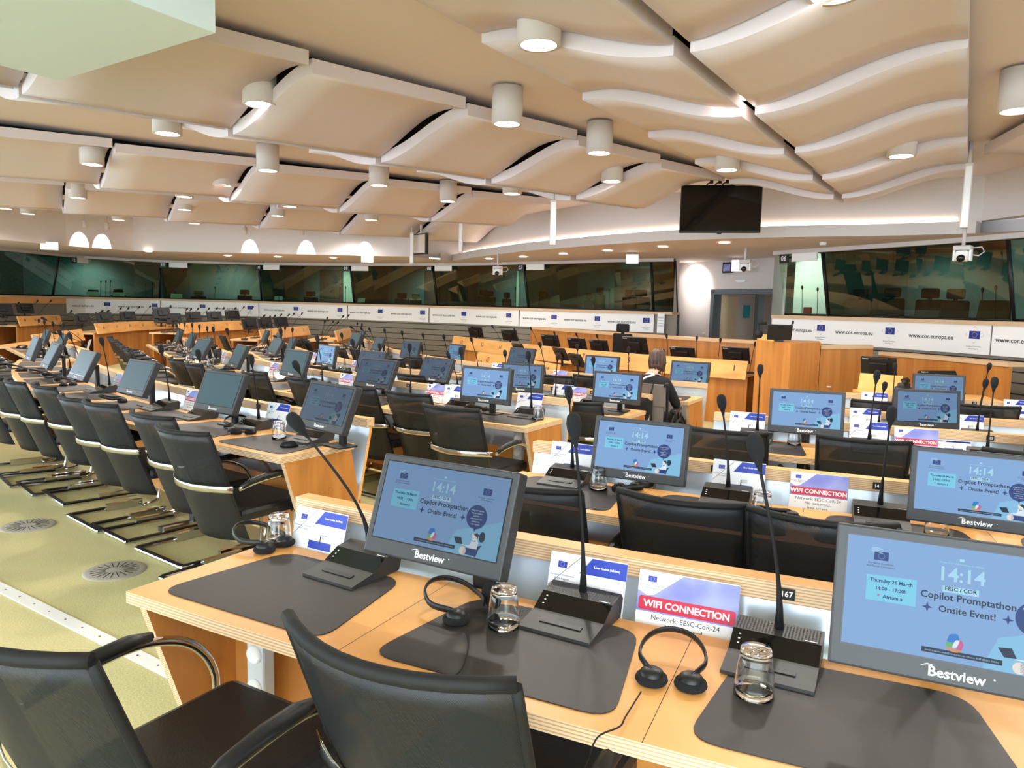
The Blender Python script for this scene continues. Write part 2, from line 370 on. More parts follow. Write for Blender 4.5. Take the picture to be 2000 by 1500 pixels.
s0 = at(1459, 601, 18.6); bm = BM(); box(bm, (0.16, 0.02, 0.3), (s0.x, s0.y, 1.62)); tag(ob('door_sign', mesh('door_sign', bm, ['teal_sign'])), 'small teal pictogram sign on the corridor wall seen through the doorway', 'sign')
# soffit (lower ceiling) in front of the booths, with the cove ring towards the podium
SFL = [(-350, 440, None), (-60, 462, None), (0, 468, None), (130, 480, None), (261, 490, None), (400, 493, None), (600, 497, None), (733, 500, None), (800, 501, None)]
fl = [Vector(on(x, y, SOF)[:2]) for x, y, _ in SFL]
RING = [(860, 507), (883, 510), (930, 502), (1027, 490), (1100, 484), (1173, 478), (1300, 470), (1400, 466.5), (1533, 463), (1700, 461), (1868, 457), (1905, 455.5)]
fr = [Vector(on(x, y, SOF)[:2]) for x, y in RING]
allw = WL[1:] + [RA, RB] + WR[:5]
bm = BM(); fs = fl + fr
bm.faces.new([bm.verts.new((p.x, p.y, SOF)) for p in fs] + [bm.verts.new((p.x, p.y, SOF)) for p in offset(allw, 0.45)[::-1]])
bmesh.ops.triangulate(bm, faces=bm.faces[:])
ribbon(bm, fl, SOF, fl, CEIL, 1)                                    # white bulkhead above the left soffit
ribbon(bm, fr, SOF, fr, SOF + 0.17, 1)                              # fascia of the ring
fb = offset(fr, 0.34); ribbon(bm, fr, SOF + 0.17, offset(fr, 0.03), SOF + 0.17, 1); ribbon(bm, offset(fr, 0.03), SOF + 0.06, offset(fr, 0.03), SOF + 0.17, 1)
ribbon(bm, offset(fr, 0.03), SOF + 0.06, fb, SOF + 0.06, 1); ribbon(bm, fb, SOF + 0.06, fb, CEIL, 1)
ribbon(bm, [fl[-1], fb[0]], SOF, [fl[-1], fb[0]], CEIL, 1)
qx = [fb[-1]] + offset(WR, -0.5)[4:]; ribbon(bm, qx, SOF + 0.2, qx, CEIL, 1); ribbon(bm, qx, SOF + 0.2, [WR[2], WR[4], WR[5]], SOF + 0.2, 0); ribbon(bm, offset(WR, -0.02)[2:], 2.7, offset(WR, -0.02)[2:], SOF + 0.2, 1)
ribbon(bm, [fr[-1], fb[-1]], SOF, [fr[-1], fb[-1]], SOF + 0.17, 1)
struct('ceiling_soffit', bm, ['ceiling_paint', 'white_paint'])
bm = BM(); q = offset(fr[1:-1], 0.31); ribbon(bm, q, SOF + 0.07, q, SOF + 0.26); q2 = offset(fr[1:-1], 0.30); ribbon(bm, q2, SOF + 0.07, q2, SOF + 0.26)
tag(ob('cove_light', mesh('cove_light', bm, ['cove_glow'])), 'long glowing warm LED strip in the curved cove behind the television', 'light strip')
# booth-front fascia band under the soffit (white lip above the panes)
for i, (P, nm) in enumerate(((WL, 'trim_3'), (WR, 'trim_4'))):
    bm = BM(); a = offset(P, -0.12); ribbon(bm, a, 2.68, a, SOF); ribbon(bm, a, 2.68, offset(P, 0.1), 2.68); struct(nm, bm, ['white_paint'])
# ceiling box towards the camera
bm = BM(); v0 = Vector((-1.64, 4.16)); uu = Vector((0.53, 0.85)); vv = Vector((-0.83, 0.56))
prism(bm, [v0, v0 + vv * 1.72, v0 + vv * 1.72 - uu * 4, v0 - uu * 4], 3.02, CEIL); struct('ceiling_beam', bm, ['green_bounce_tint'])

# wavy acoustic panels: groups of two columns that slope down to a shared gap
PW, PT = 1.36, 0.11
def panel_mesh(side, ln, bulge=0.12):
    bm = BM(); NS, NW = 4, 14; tops, bots = [], []
    for j in range(NW + 1):
        w = PW * j / NW; zb = 3.12 + 0.28 * (1 - math.cos(PI * j / NW)) / 2
        rb, rt_ = [], []
        for i in range(NS + 1):
            s = ln * i / NS; z = zb + (i / NS) * (0.05 + bulge * math.sin(PI * j / NW)) - 0.03
            rb.append(bm.verts.new((s, side * (w + 0.05), z))); rt_.append(bm.verts.new((s, side * (w + 0.05), z + PT)))
        bots.append(rb); tops.append(rt_)
    for j in range(NW):
        for i in range(NS):
            for g in (bots, tops):
                f = bm.faces.new((g[j][i], g[j][i + 1], g[j + 1][i + 1], g[j + 1][i])); f.smooth = True
        for i in (0, NS): bm.faces.new((bots[j][i], bots[j + 1][i], tops[j + 1][i], tops[j][i]))
    for j in (0, NW):
        for i in range(NS): bm.faces.new((bots[j][i], bots[j][i + 1], tops[j][i + 1], tops[j][i]))
    return mesh('acoustic_panel', bm, ['panel_paint'])
PM = {(s, l): panel_mesh(s, l - 0.03, 0.04 if l in (1.55, 0.9) else 0.11) for s in (-1, 1) for l in (1.55, 1.64, 1.75, 0.9)}
def hidden(q):                                                      # already past the soffit edge
    x, y = proj((q.x, q.y, SOF)); fsx = [(proj((*v, SOF)), v) for v in fl + fr]
    for (a, va), (b, vb) in zip(fsx, fsx[1:]):
        if a[0] <= x <= b[0]: return y > a[1] + (b[1] - a[1]) * (x - a[0]) / max(1e-6, b[0] - a[0]) + (0 if x < 840 else -2) or False
    return q.y > 16
SHADE = BM()
GR = [('beyond the television', (6.58, 8.19), 74, range(-5, 0), 1.55), ('heading for the television', (1.745, 5.84), 58.8, range(-3, 3), 1.55), ('over the middle desks', (-2.63, 6.98), 46, range(-3, 4), 1.64), ('over the long desks', (-5.8, 10.55), 36, range(-3, 6), 1.75), ('far over the curved desks', (-8.3, 13.85), 33, range(-2, 6), 1.75)]
for gname, g, ad, ks, ln in GR:
    a = R_(ad); u = Vector((math.cos(a), math.sin(a)))
    for n_, k in enumerate(ks):
        for side, sn in ((1, 'one'), (-1, 'other')):
            p = Vector(g) + u * (ln * k); e = p + u * ln
            if p.y < 1.0 and p.x < 1.5: continue
            mid = (p + e) / 2 + Vector((-u.y, u.x)) * 0.8 * side
            if hidden(mid): continue
            vw = Vector((-u.y, u.x)) * side; SHADE.faces.new([SHADE.verts.new((*q_, CEIL - 0.02)) for q_ in (p, e, e + vw * 1.2, p + vw * 1.2)])
            o = ob('acoustic_panel', PM[(side, ln)], None, (p.x, p.y, 0), (0, 0, a))
            tag(o, 'cream wavy ceiling panel, %s in the %s column %s' % (ordw(n_), 'left' if side > 0 else 'right', gname), 'ceiling panel', 'wavy ceiling panels')
    if gname.startswith('heading'):
        p = Vector(g) + u * 4.65
        for side in (1, -1): tag(ob('acoustic_panel', PM[(side, 0.9)], None, (p.x, p.y, 0), (0, 0, a)), 'short cream wavy ceiling panel ending the %s column above the television' % ('left' if side > 0 else 'right'), 'ceiling panel', 'wavy ceiling panels')
struct('ceiling_gap_shade', SHADE, ['gap_shade'])  # dark sheet under the ceiling that paints the shade in the panel gaps

# ------------------------------------------------------------------ lamps
def on_line(P, px):
    u = at(px, 500, 1.0).x
    for a, b in zip(P, P[1:]):
        den = (b.x - a.x) - u * (b.y - a.y)
        if abs(den) > 1e-9 and -0.001 <= (u * a.y - a.x) / den <= 1.001: return a + (b - a) * ((u * a.y - a.x) / den), (b - a).normalized()
def spot(loc, w, ang=150, size=0.1, col=(1, 0.95, 0.9), aim=None, blend=0.6):
    l = bpy.data.lights.new('lamp_light', 'SPOT'); l.energy = w; l.color = col; l.spot_size = R_(ang); l.spot_blend = blend; l.shadow_soft_size = size
    o = bpy.data.objects.new('lamp_light', l); COL.objects.link(o); o.location = loc
    if aim is not None: o.rotation_euler = (Vector(aim) - Vector(loc)).to_track_quat('-Z', 'Y').to_euler()
    return o
def f_can(bm): lathe(bm, [(0.115, 0.0), (0.14, 0.0), (0.14, 0.32), (0.0, 0.32)], 28); lathe(bm, [(0.115, 0.0), (0.10, 0.05), (0.09, 0.06)], 28)
def f_glow(bm): disc(bm, (0, 0), 0.105, 0.022, n=24)
CANS = [(990, 243), (1170, 300), (507, 205), (740, 363), (523, 334), (180, 322), (875, 394), (1195, 355), (1420, 333), (1052, 89), (1760, 306), (1986, 218), (152, 387), (152, 355), (435, 363), (327, 262), (360, 410), (360, 385), (542, 422), (566, 404), (725, 430), (678, 455), (232, 430), (55, 418), (343, 462), (160, 408), (1000, 379), (10, 408), (432, 380), (380, 437), (165, 452), (212, 458), (532, 446), (1435, 190), (1630, -8)]
HID = {(1435, 190)}
for i, (x, y) in enumerate(sorted(CANS)):
    p = on(x, y, 3.24)
    o = thing('hanging_downlight', 'white cylinder ceiling downlight, %s from the left edge of the photo' % ordw(i), 'downlight', p, 0, 'white cylinder downlights')
    ob('housing', cached('can', f_can, ['white_paint']), o); ob('lens', cached('canglow', f_glow, ['lamp_glow']), o)
    spot((p.x, p.y, p.z - 0.02), LAMP_W * (2.4 if p.y < 9 else 1.6), 165)
for x, y in ((-600, 300), (-200, -200), (600, -400), (1300, -500), (2300, 0), (2300, 250)):     # lamps of the same kind behind and beside the viewer
    p = on(x, y, 3.24) if y > -300 else Vector((x / 500 - 1.5, -2.0, 3.24)); spot((p.x, p.y, 3.22), LAMP_W * 2.4, 165)
def f_rec(bm): lathe(bm, [(0.13, 0.0), (0.13, -0.012), (0.105, -0.014), (0.10, 0.0)], 24)
SPOTS = [(290, 491), (445, 499), (543, 501), (651, 503), (955, 505), (1022, 501), (1100, 495), (1187, 489), (1295, 481), (1415, 473), (1349, 512), (1524, 505)]
for i, (x, y) in enumerate(SPOTS):
    p = on(x, y, SOF - 0.004)
    o = thing('recessed_downlight', 'round recessed downlight in the low soffit, %s from the left' % ordw(i), 'downlight', p, 0, 'recessed soffit downlights')
    ob('trim_ring', cached('rec', f_rec, ['white_paint']), o); ob('lens', cached('recglow', lambda b: disc(b, (0, 0), 0.10, -0.006), ['lamp_glow']), o)
    spot((p.x, p.y, p.z - 0.04), LAMP_W * 1.0, 160)
# wall-washer spots in front of the soffit bulkhead
for i, (x, y, dx) in enumerate(((472, 474, 0), (582, 475, 0), (697, 478, 0), (152, 457, 0), (196, 462, 0))):
    b_, t_ = on_line(fl, x + (16 if x > 300 else 4)); n_ = Vector((t_.y, -t_.x)); q = b_ - n_ * 0.05; p = Vector((*(b_ + n_ * 0.26), 3.26))
    o = thing('wall_washer', 'small white spot lamp throwing a bright scallop on the bulkhead, %s in its row' % ordw(i), 'spot lamp', p, 0)
    bm = BM(); lathe(bm, [(0.0, 0.36), (0.012, 0.36), (0.012, 0.1), (0.05, 0.1), (0.05, -0.06), (0.0, -0.06)], 14); ob('lamp_body', mesh('washer', bm, ['white_paint']), o)
    spot(p + Vector((0, 0.02, -0.08)), 34, 58, 0.01, aim=(q.x, q.y, SOF + 0.1), blend=0.25)
p = rp(1365) - rn * 0.7; spot((p.x, p.y, 2.7), 60, 70, 0.03, aim=(*(rp(1365)), 2.2), blend=0.8)
p = wp(WRP, 1545)[0]; spot((p.x + 0.9, p.y + 0.6, 2.6), 60, 120, 0.05, col=(0.95, 1, 0.9), aim=(p.x + 1.6, p.y + 1.9, 2.0))
for tab, L in ((WLP, (60, 215, 410, 590, 765, 930, 1140, 1240)), (WRP, (1680, 1860, 2080))):  # lamps without fixtures, added to brighten the booth interiors
    for x in L:
        p, t = wp(tab, x); nn = Vector((-t.y, t.x)); a = p + nn * 1.5; b = p + nn * 2.6; spot((a.x, a.y, 2.3), 34 if tab is WLP else 14, 130, 0.1, col=(0.95, 1, 0.97), aim=(b.x, b.y, 1.6))

# things hanging from the ceiling and on the walls
def led_box(px, py, zc, w, h, dep, lab, glow='box_glow', yaw=0.0):
    p = at(px, py, dep); o = thing('exit_light_box', lab, 'light box', p, yaw); o.location.z = p.z
    bm = BM(); box(bm, (w, 0.05, h), bev=0.006); ob('housing', mesh('lightbox', bm, ['white_paint']), o)
    bm = BM(); box(bm, (w - 0.02, 0.006, h - 0.02), (0, -0.028, 0)); ob('lit_face', mesh('lightface', bm, [glow]), o)
    bm = BM(); tube(bm, [(0, 0, h / 2 - 0.01), (0, 0, max(0.06, SOF - p.z + 0.02))], 0.008, 6); ob('hanger', mesh('hanger', bm, ['white_paint']), o)
led_box(97, 480, 0, 0.36, 0.19, 17.2, 'lit white sign box hanging under the soffit before the far-left panes', yaw=0.35)
led_box(718, 506, 0, 0.3, 0.17, 18.6, 'lit bluish white sign box under the soffit near the hanging projection screen')
led_box(1235, 506, 0, 0.26, 0.19, 15.2, 'lit white sign box hanging over the podium chair', yaw=-0.3)
led_box(1440, 519, 0, 0.24, 0.25, 16.0, 'lit white sign box on the wall above the door frame, behind the camera', yaw=-0.4)
TVP = at(1407, 408, 10.9)
tv = thing('television', 'large black flat television hung in front of the glowing cove', 'television', TVP, R_(-28)); tv.rotation_euler = (R_(-6), R_(0), R_(-14))
bm = BM(); box(bm, (1.13, 0.05, 0.69), bev=0.008); box(bm, (0.06, 0.04, 0.03), (0, 0, -0.35), bev=0.008); box(bm, (0.5, 0.06, 0.4), (0, 0.05, 0), bev=0.01); ob('casing', mesh('tvcase', bm, ['black_plastic']), tv)
bm = BM(); box(bm, (1.10, 0.004, 0.65), (0, -0.027, 0.008)); ob('screen', mesh('tvscreen', bm, ['gloss_black']), tv)
bm = BM(); tube(bm, [(0, 0.08, 0.1), (0, 0.3, 0.2), (0, 1.1, 0.25)], 0.03, 8); ob('mounting_arm', mesh('tvarm', bm, ['dark_grey']), tv)
bm = BM()
for k, x in enumerate((-0.22, -0.1, 0.0)): tube(bm, [(x, 0.06, 0.28), (x + 0.02, 0.07, 0.38), (x + 0.08, 0.1, 0.42)], 0.012, 6); box(bm, (0.05, 0.03, 0.05), (x + 0.08, 0.11, 0.42))
ob('plug_leads', mesh('tvplugs', bm, ['black_plastic']), tv)
def column_speaker(xt, yt, yb, dep, lab, tilt=0.0):
    p = at(xt, (yt + yb) / 2, dep); h = (yb - yt) * dep / FPX
    o = thing('column_speaker', lab, 'speaker', p, math.atan2(p.x, -p.y) + PI); o.rotation_euler = (R_(tilt), 0, math.atan2(-p.x, p.y))
    bm = BM(); box(bm, (0.085, 0.09, h), bev=0.01); ob('enclosure', mesh('colsp', bm, ['white_paint']), o)
    bm = BM(); box(bm, (0.06, 0.006, h * 0.9), (0, -0.045, 0)); ob('grille', mesh('colgr', bm, ['trim_white']), o)
    bm = BM(); lathe(bm, [(0.0, 0.004), (0.006, 0.0), (0.006, -0.006)], 8, M=Matrix.Translation((0.012, -0.05, -h * 0.05)) @ Matrix.Rotation(PI / 2, 4, 'X')); ob('indicator_light', mesh('colled', bm, ['led_blue']), o)
    bm = BM(); tube(bm, [(0, 0.03, h / 2 - 0.05), (0, 0.05, CEIL - p.z)], 0.02, 6); ob('bracket', mesh('colbr', bm, ['white_paint']), o)
column_speaker(1080, 393, 478, 10.3, 'slim white column speaker hanging in front of the cove left of the television')
column_speaker(1888, 322, 443, 8.6, 'slim white column speaker with a blue light, at the right end of the cove')
column_speaker(900, 430, 494, 14.5, 'slim white column speaker where the cove light begins')
column_speaker(804, 455, 515, 17.0, 'slim white column speaker beside the hanging projection screen')
p = at(820, 477, 17.0); o = thing('hanging_monitor', 'flat screen hung beside the soffit end, its face coloured as if catching lamp light', 'monitor', p, R_(-50))
bm = BM(); box(bm, (0.6, 0.08, 0.46), bev=0.01); ob('casing', mesh('hmon', bm, ['black_plastic']), o); bm = BM(); box(bm, (0.55, 0.006, 0.41), (0, -0.042, 0)); ob('screen', mesh('hmons', bm, ['screen_glare']), o)
bm = BM(); tube(bm, [(0, 0.03, 0.2), (0, 0.03, CEIL - p.z)], 0.03, 8); ob('hanger', mesh('hmonh', bm, ['white_paint']), o)
def ptz(px, py, dep, lab, k=1.0, top=SOF):
    p = at(px, py, dep); o = thing('ceiling_camera', lab, 'camera', p, R_(math.degrees(math.atan2(-p.x, p.y)) - 12)); L = (top - p.z)
    bm = BM(); tube(bm, [(0, 0, 0.09), (0, 0, L)], 0.022, 10); box(bm, (0.2, 0.16, 0.06), (0, 0, 0.10), bev=0.012); ob('pole_mount', mesh('ptzm', bm, ['white_paint']), o)
    bm = BM(); box(bm, (0.15, 0.14, 0.14), (0, 0, 0.0), bev=0.03); box(bm, (0.03, 0.1, 0.15), (-0.09, 0, 0.01), bev=0.01); box(bm, (0.03, 0.1, 0.15), (0.09, 0, 0.01), bev=0.01); ob('camera_head', mesh('ptzh', bm, ['trim_white']), o)
    bm = BM(); lathe(bm, [(0.045, 0.0), (0.045, 0.05), (0.0, 0.05)], 14, M=Matrix.Translation((0, -0.06, -0.03)) @ Matrix.Rotation(R_(100), 4, 'X')); ob('camera_lens', mesh('ptzl', bm, ['gloss_black']), o)
    bm = BM(); tube(bm, [(0.09, 0.02, 0.1), (0.2, 0.03, 0.11), (0.23, 0.03, 0.05), (0.17, 0.03, 0.0), (0.08, 0.03, 0.02)], 0.008, 6); ob('camera_cable', mesh('ptzc', bm, ['white_paint']), o)
ptz(1455, 522, 13.6, 'white dome camera on a pole in front of the doorway wall')
ptz(1880, 500, 9.6, 'white dome camera on a pole before the dark booth panes')
ptz(972, 531, 16.6, 'white dome camera on a pole above the podium end')
q = rp(1422); o = thing('wall_display', 'small dark wall display with a violet screen above the door', 'display', (q.x - rn.x * 0.04, q.y - rn.y * 0.04, at(1422, 523, q.y).z), math.atan2(rt.y, rt.x))
bm = BM(); box(bm, (0.3, 0.05, 0.24), bev=0.01); ob('casing', mesh('wd', bm, ['black_plastic']), o); bm = BM(); box(bm, (0.22, 0.006, 0.15), (0, -0.028, 0)); ob('screen', mesh('wds', bm, ['sign_violet']), o)
q = rp(1449); o = tag(ob('emergency_lamp', None, None, (q.x - rn.x * 0.03, q.y - rn.y * 0.03, at(1449, 549, q.y).z), (0, 0, math.atan2(rt.y, rt.x))), 'slim white emergency lamp just over the grey door frame', 'lamp')
bm = BM(); box(bm, (0.3, 0.06, 0.05), bev=0.01); ob('housing', mesh('eml', bm, ['trim_white']), o); bm = BM(); box(bm, (0.22, 0.004, 0.05), (0, -0.03, -0.002)); ob('diffuser', mesh('emd', bm, ['white_paper']), o)
q = rp(1380); bm = BM(); box(bm, (0.09, 0.03, 0.12), bev=0.01); box(bm, (0.05, 0.02, 0.07), (0, -0.015, 0), bev=0.006); tag(ob('light_switch', mesh('switch', bm, ['white_paint']), None, (q.x - rn.x * 0.015, q.y - rn.y * 0.015, 1.03), (0, 0, math.atan2(rt.y, rt.x))), 'white light switch on the wall beside the grey door frame', 'switch')
p = on(1608, 475, SOF - 0.02); bm = BM(); lathe(bm, [(0.0, -0.035), (0.05, -0.03), (0.06, 0.0), (0.045, 0.02), (0, 0.02)], 18); tag(ob('smoke_detector', mesh('smoke', bm, ['trim_white']), None, p), 'small white smoke detector under the curved soffit', 'detector')
p, t = wp(WLP, 1297); o = tag(ob('paper_notice', None, None, (p.x + t.y * 0.10, p.y - t.x * 0.10, 1.30), (0, 0, math.atan2(t.y, t.x))), 'white paper notice hung over the wall end beside the banner', 'notice')
bm = BM(); box(bm, (0.17, 0.004, 0.44)); ob('sheet', mesh('notice', bm, ['white_paper']), o); bm = BM(); [box(bm, (0.12, 0.002, 0.008), (0, -0.003, 0.12 - k * 0.06)) for k in range(4)]; ob('print', mesh('noticep', bm, ['ink']), o)
p, t = wp(WRP, 1549); nn = Vector((-t.y, t.x)); q = p + nn * 0.42; bm = BM(); box(bm, (0.16, 0.06, 0.16), bev=0.01); box(bm, (0.07, 0.01, 0.07), (0, -0.03, 0)); tag(ob('fire_call_point', mesh('fire', bm, ['red_box']), None, (q.x, q.y, SILL + 0.08), (0, 0, math.atan2(t.y, t.x))), 'red fire call point on the sill behind the first booth pane', 'call point')

# floor vents, threshold strip
def f_vent(bm): lathe(bm, [(0.0, 0.006), (0.15, 0.006), (0.165, 0.004), (0.17, 0.0)], 32)
def f_slots(bm):
    for k in range(20):
        a = 2 * PI * k / 20; box(bm, (0.08, 0.0045, 0.002), (0.09 * math.cos(a), 0.09 * math.sin(a), 0.0065), Matrix.Rotation(a, 3, 'Z'))
for x, y, lab in ((225, 1115, 'round floor vent with radial slots, the one closer to the desk corner'), (55, 1027, 'round floor vent with radial slots, farther from the desk'), (690, 905, 'round floor vent in the gap between the long desk and the middle desks')):
    p = on(x, y, 0.0); o = thing('floor_vent', lab, 'floor vent', p); ob('plate', cached('vent', f_vent, ['vent_grey']), o); ob('slots', cached('ventslots', f_slots, ['groove']), o)
bm = BM(); a, b = on(-140, 1078, 0), on(300, 1298, 0); b = a + (b - a) * 1.6; t = (b - a).normalized(); nn = Vector((-t.y, t.x, 0))
prism(bm, [tuple((a + nn * 0.035)[:2]), tuple((a - nn * 0.035)[:2]), tuple((b - nn * 0.035)[:2]), tuple((b + nn * 0.035)[:2])], 0, 0.006)
o = tag(ob('threshold_strip', mesh('strip', bm, ['trim_white'])), 'white screwed metal strip across the green carpet', 'floor strip')
bm = BM(); n_ = int((b - a).length / 0.16)
for k in range(n_): q = a + t * (0.08 + 0.16 * k); disc(bm, (q.x, q.y), 0.006, 0.0068, n=8)
ob('screws', flatmesh('screws', bm, ['dark_grey']), o)

# ------------------------------------------------------------------ the EU flag and the banners with lettering
def flag(bm, x, y, w, z, mf, ms, M=None, rays=None):
    h = w * 0.66; flat(bm, [(x - w / 2, y - h / 2), (x + w / 2, y - h / 2), (x + w / 2, y + h / 2), (x - w / 2, y + h / 2)], z, mf, M)
    for k in range(12):
        a = 2 * PI * k / 12; cx, cy = x + h * 0.33 * math.cos(a), y + h * 0.33 * math.sin(a); s = h * 0.062
        flat(bm, [(cx + (s if j % 2 == 0 else s * 0.4) * math.sin(PI * j / 5), cy + (s if j % 2 == 0 else s * 0.4) * math.cos(PI * j / 5)) for j in range(10)][::-1], z + 0.0004, ms, M)
    if rays is not None:                # the thin pale arcs around the flag
        for k in range(4):
            a = PI / 2 * k; r0 = w * (0.74 if k % 2 == 0 else 0.6); v = Vector((math.cos(a), math.sin(a))); t = Vector((-v.y, v.x)); c = Vector((x, y)) + v * r0
            flat(bm, [tuple(c + t * w * 0.28 - v * w * 0.1), tuple(c + v * w * 0.12), tuple(c - t * w * 0.28 - v * w * 0.1), tuple(c + v * w * 0.09)][::-1], z, rays, M)
def banner(tab, x0, x1, items, lab):
    xs = [x0 + (x1 - x0) * i / 10 for i in range(11)]; P = poly(tab, xs); bm = BM(); a, b = offset(P, -0.02), offset(P, -0.035)
    ribbon(bm, b, 1.08, b, 1.505); ribbon(bm, b, 1.505, a, 1.505); ribbon(bm, a, 1.08, b, 1.08)
    for q0, q1 in ((a[0], b[0]), (a[-1], b[-1])): bm.faces.new([bm.verts.new(v) for v in ((*q0, 1.08), (*q1, 1.08), (*q1, 1.505), (*q0, 1.505))])
    o = tag(ob('banner', mesh('banner', bm, ['banner'])), lab, 'banner')
    for kind, x in items:
        bm = BM(); M = Matrix.Identity(4)
        if kind == 'u': text(bm, 'www.cor.europa.eu', 0.092, 0, 0.0, 0, 0, M, bold=0.012)
        else:
            flag(bm, 0, 0.055, 0.17, 0.0, 1, 2, M, 3); text(bm, 'European Committee', 0.026, 0, -0.11, 0, 0, M); text(bm, 'of the Regions', 0.026, 0, -0.145, 0, 0, M)
        F = offset(poly(tab, [x0 + (x1 - x0) * k / 10 for k in range(11)]), -0.0365); u0 = at(x, 560, 1.0).x; acc = [0.0]
        for a_, b_ in zip(F, F[1:]): acc.append(acc[-1] + (b_ - a_).length)
        s0 = 0.0
        for k in range(10):
            e_ = F[k + 1] - F[k]; den = e_.x - u0 * e_.y; sc = (u0 * F[k].y - F[k].x) / den if abs(den) > 1e-9 else -1
            if -0.001 <= sc <= 1.001: s0 = acc[k] + sc * e_.length; break
        for v in bm.verts:
            sv = min(max(s0 + v.co.x, 0.0), acc[-1] - 1e-4); k = max(i_ for i_ in range(10) if acc[i_] <= sv); e_ = (F[k + 1] - F[k]).normalized(); w_ = F[k] + e_ * (sv - acc[k]) - Vector((-e_.y, e_.x)) * (0.002 + v.co.z)
            v.co = Vector((w_.x, w_.y, 1.30 + v.co.y))
        ob('web_lettering' if kind == 'u' else 'flag_emblem', flatmesh('bannertext', bm, ['ink', 'ink_blue', 'ink_yellow', 'wall_slat']), o)
BN = [((127, 312), [('u', 158), ('f', 208), ('u', 255), ('f', 301)]), ((314, 505), [('u', 347), ('f', 395), ('u', 442), ('f', 488)]), ((507, 679), [('u', 535), ('f', 578), ('u', 621), ('f', 664)]), ((681, 839), [('u', 704), ('f', 743), ('u', 784), ('f', 826)]), ((841, 1016), [('u', 867), ('f', 907), ('u', 951), ('f', 995)]), ((1018, 1281), [('u', 1045), ('f', 1084), ('u', 1126), ('f', 1169), ('u', 1216), ('f', 1265)])]
for i, ((a, b), it) in enumerate(BN): banner(WLP, a, b, it, 'white lettered banner with blue flags below the booth panes, %s from the left' % ordw(i))
banner(WRP, 1514, 1947, [('u', 1560), ('f', 1609), ('u', 1674), ('f', 1745), ('u', 1826), ('f', 1912)], 'white lettered banner behind the lectern, below the right-hand booths')
banner(WRP, 1950, 2400, [('u', 2005), ('f', 2110), ('u', 2210)], 'white lettered banner cut off by the right edge of the photo')
bm = BM(); P = poly(WLP, [-250, -100, 0, 60, 126]); a = offset(P, -0.03); ribbon(bm, a, 1.36, a, 1.5); struct('trim_5', bm, ['maple'])
# booth number plates and blank name plates
for x, s in ((139, '12'), (322, '11'), (509, '10'), (679, '09'), (842, '08'), (1021, '07'), (1536, '06')):
    tab = WLP if x < 1400 else WRP; p, t = wp(tab, x); nn = Vector((-t.y, t.x)); rz = math.atan2(t.y, t.x); q = p - nn * 0.1
    dpx = p.y; z = 2.60
    o = thing('booth_number_plate', 'black plate with white booth number %s at the top of a pane' % {'12': 'twelve', '11': 'eleven', '10': 'ten', '09': 'nine', '08': 'eight', '07': 'seven', '06': 'six'}[s], 'number plate', (q.x, q.y, z), rz)
    bm = BM(); box(bm, (0.2, 0.03, 0.17), bev=0.006); ob('plate', cached('bnp', lambda b: box(b, (0.2, 0.03, 0.17), bev=0.006), ['plate_black']), o); bm.free()
    bm = BM(); M = Matrix.Rotation(PI / 2, 4, 'X'); text(bm, s, 0.13, 0, 0, 0.017, 0, M, bold=0.02); ob('digits', flatmesh('digits', bm, ['plate_white']), o)
    q2 = q + t * 0.46; tag(ob('name_plate', cached('nmp', lambda b: box(b, (0.56, 0.03, 0.15), bev=0.006), ['banner']), None, (q2.x, q2.y, z + 0.01), (0, 0, rz)), 'blank grey name plate next to booth number %s' % {'12': 'twelve', '11': 'eleven', '10': 'ten', '09': 'nine', '08': 'eight', '07': 'seven', '06': 'six'}[s], 'name plate')

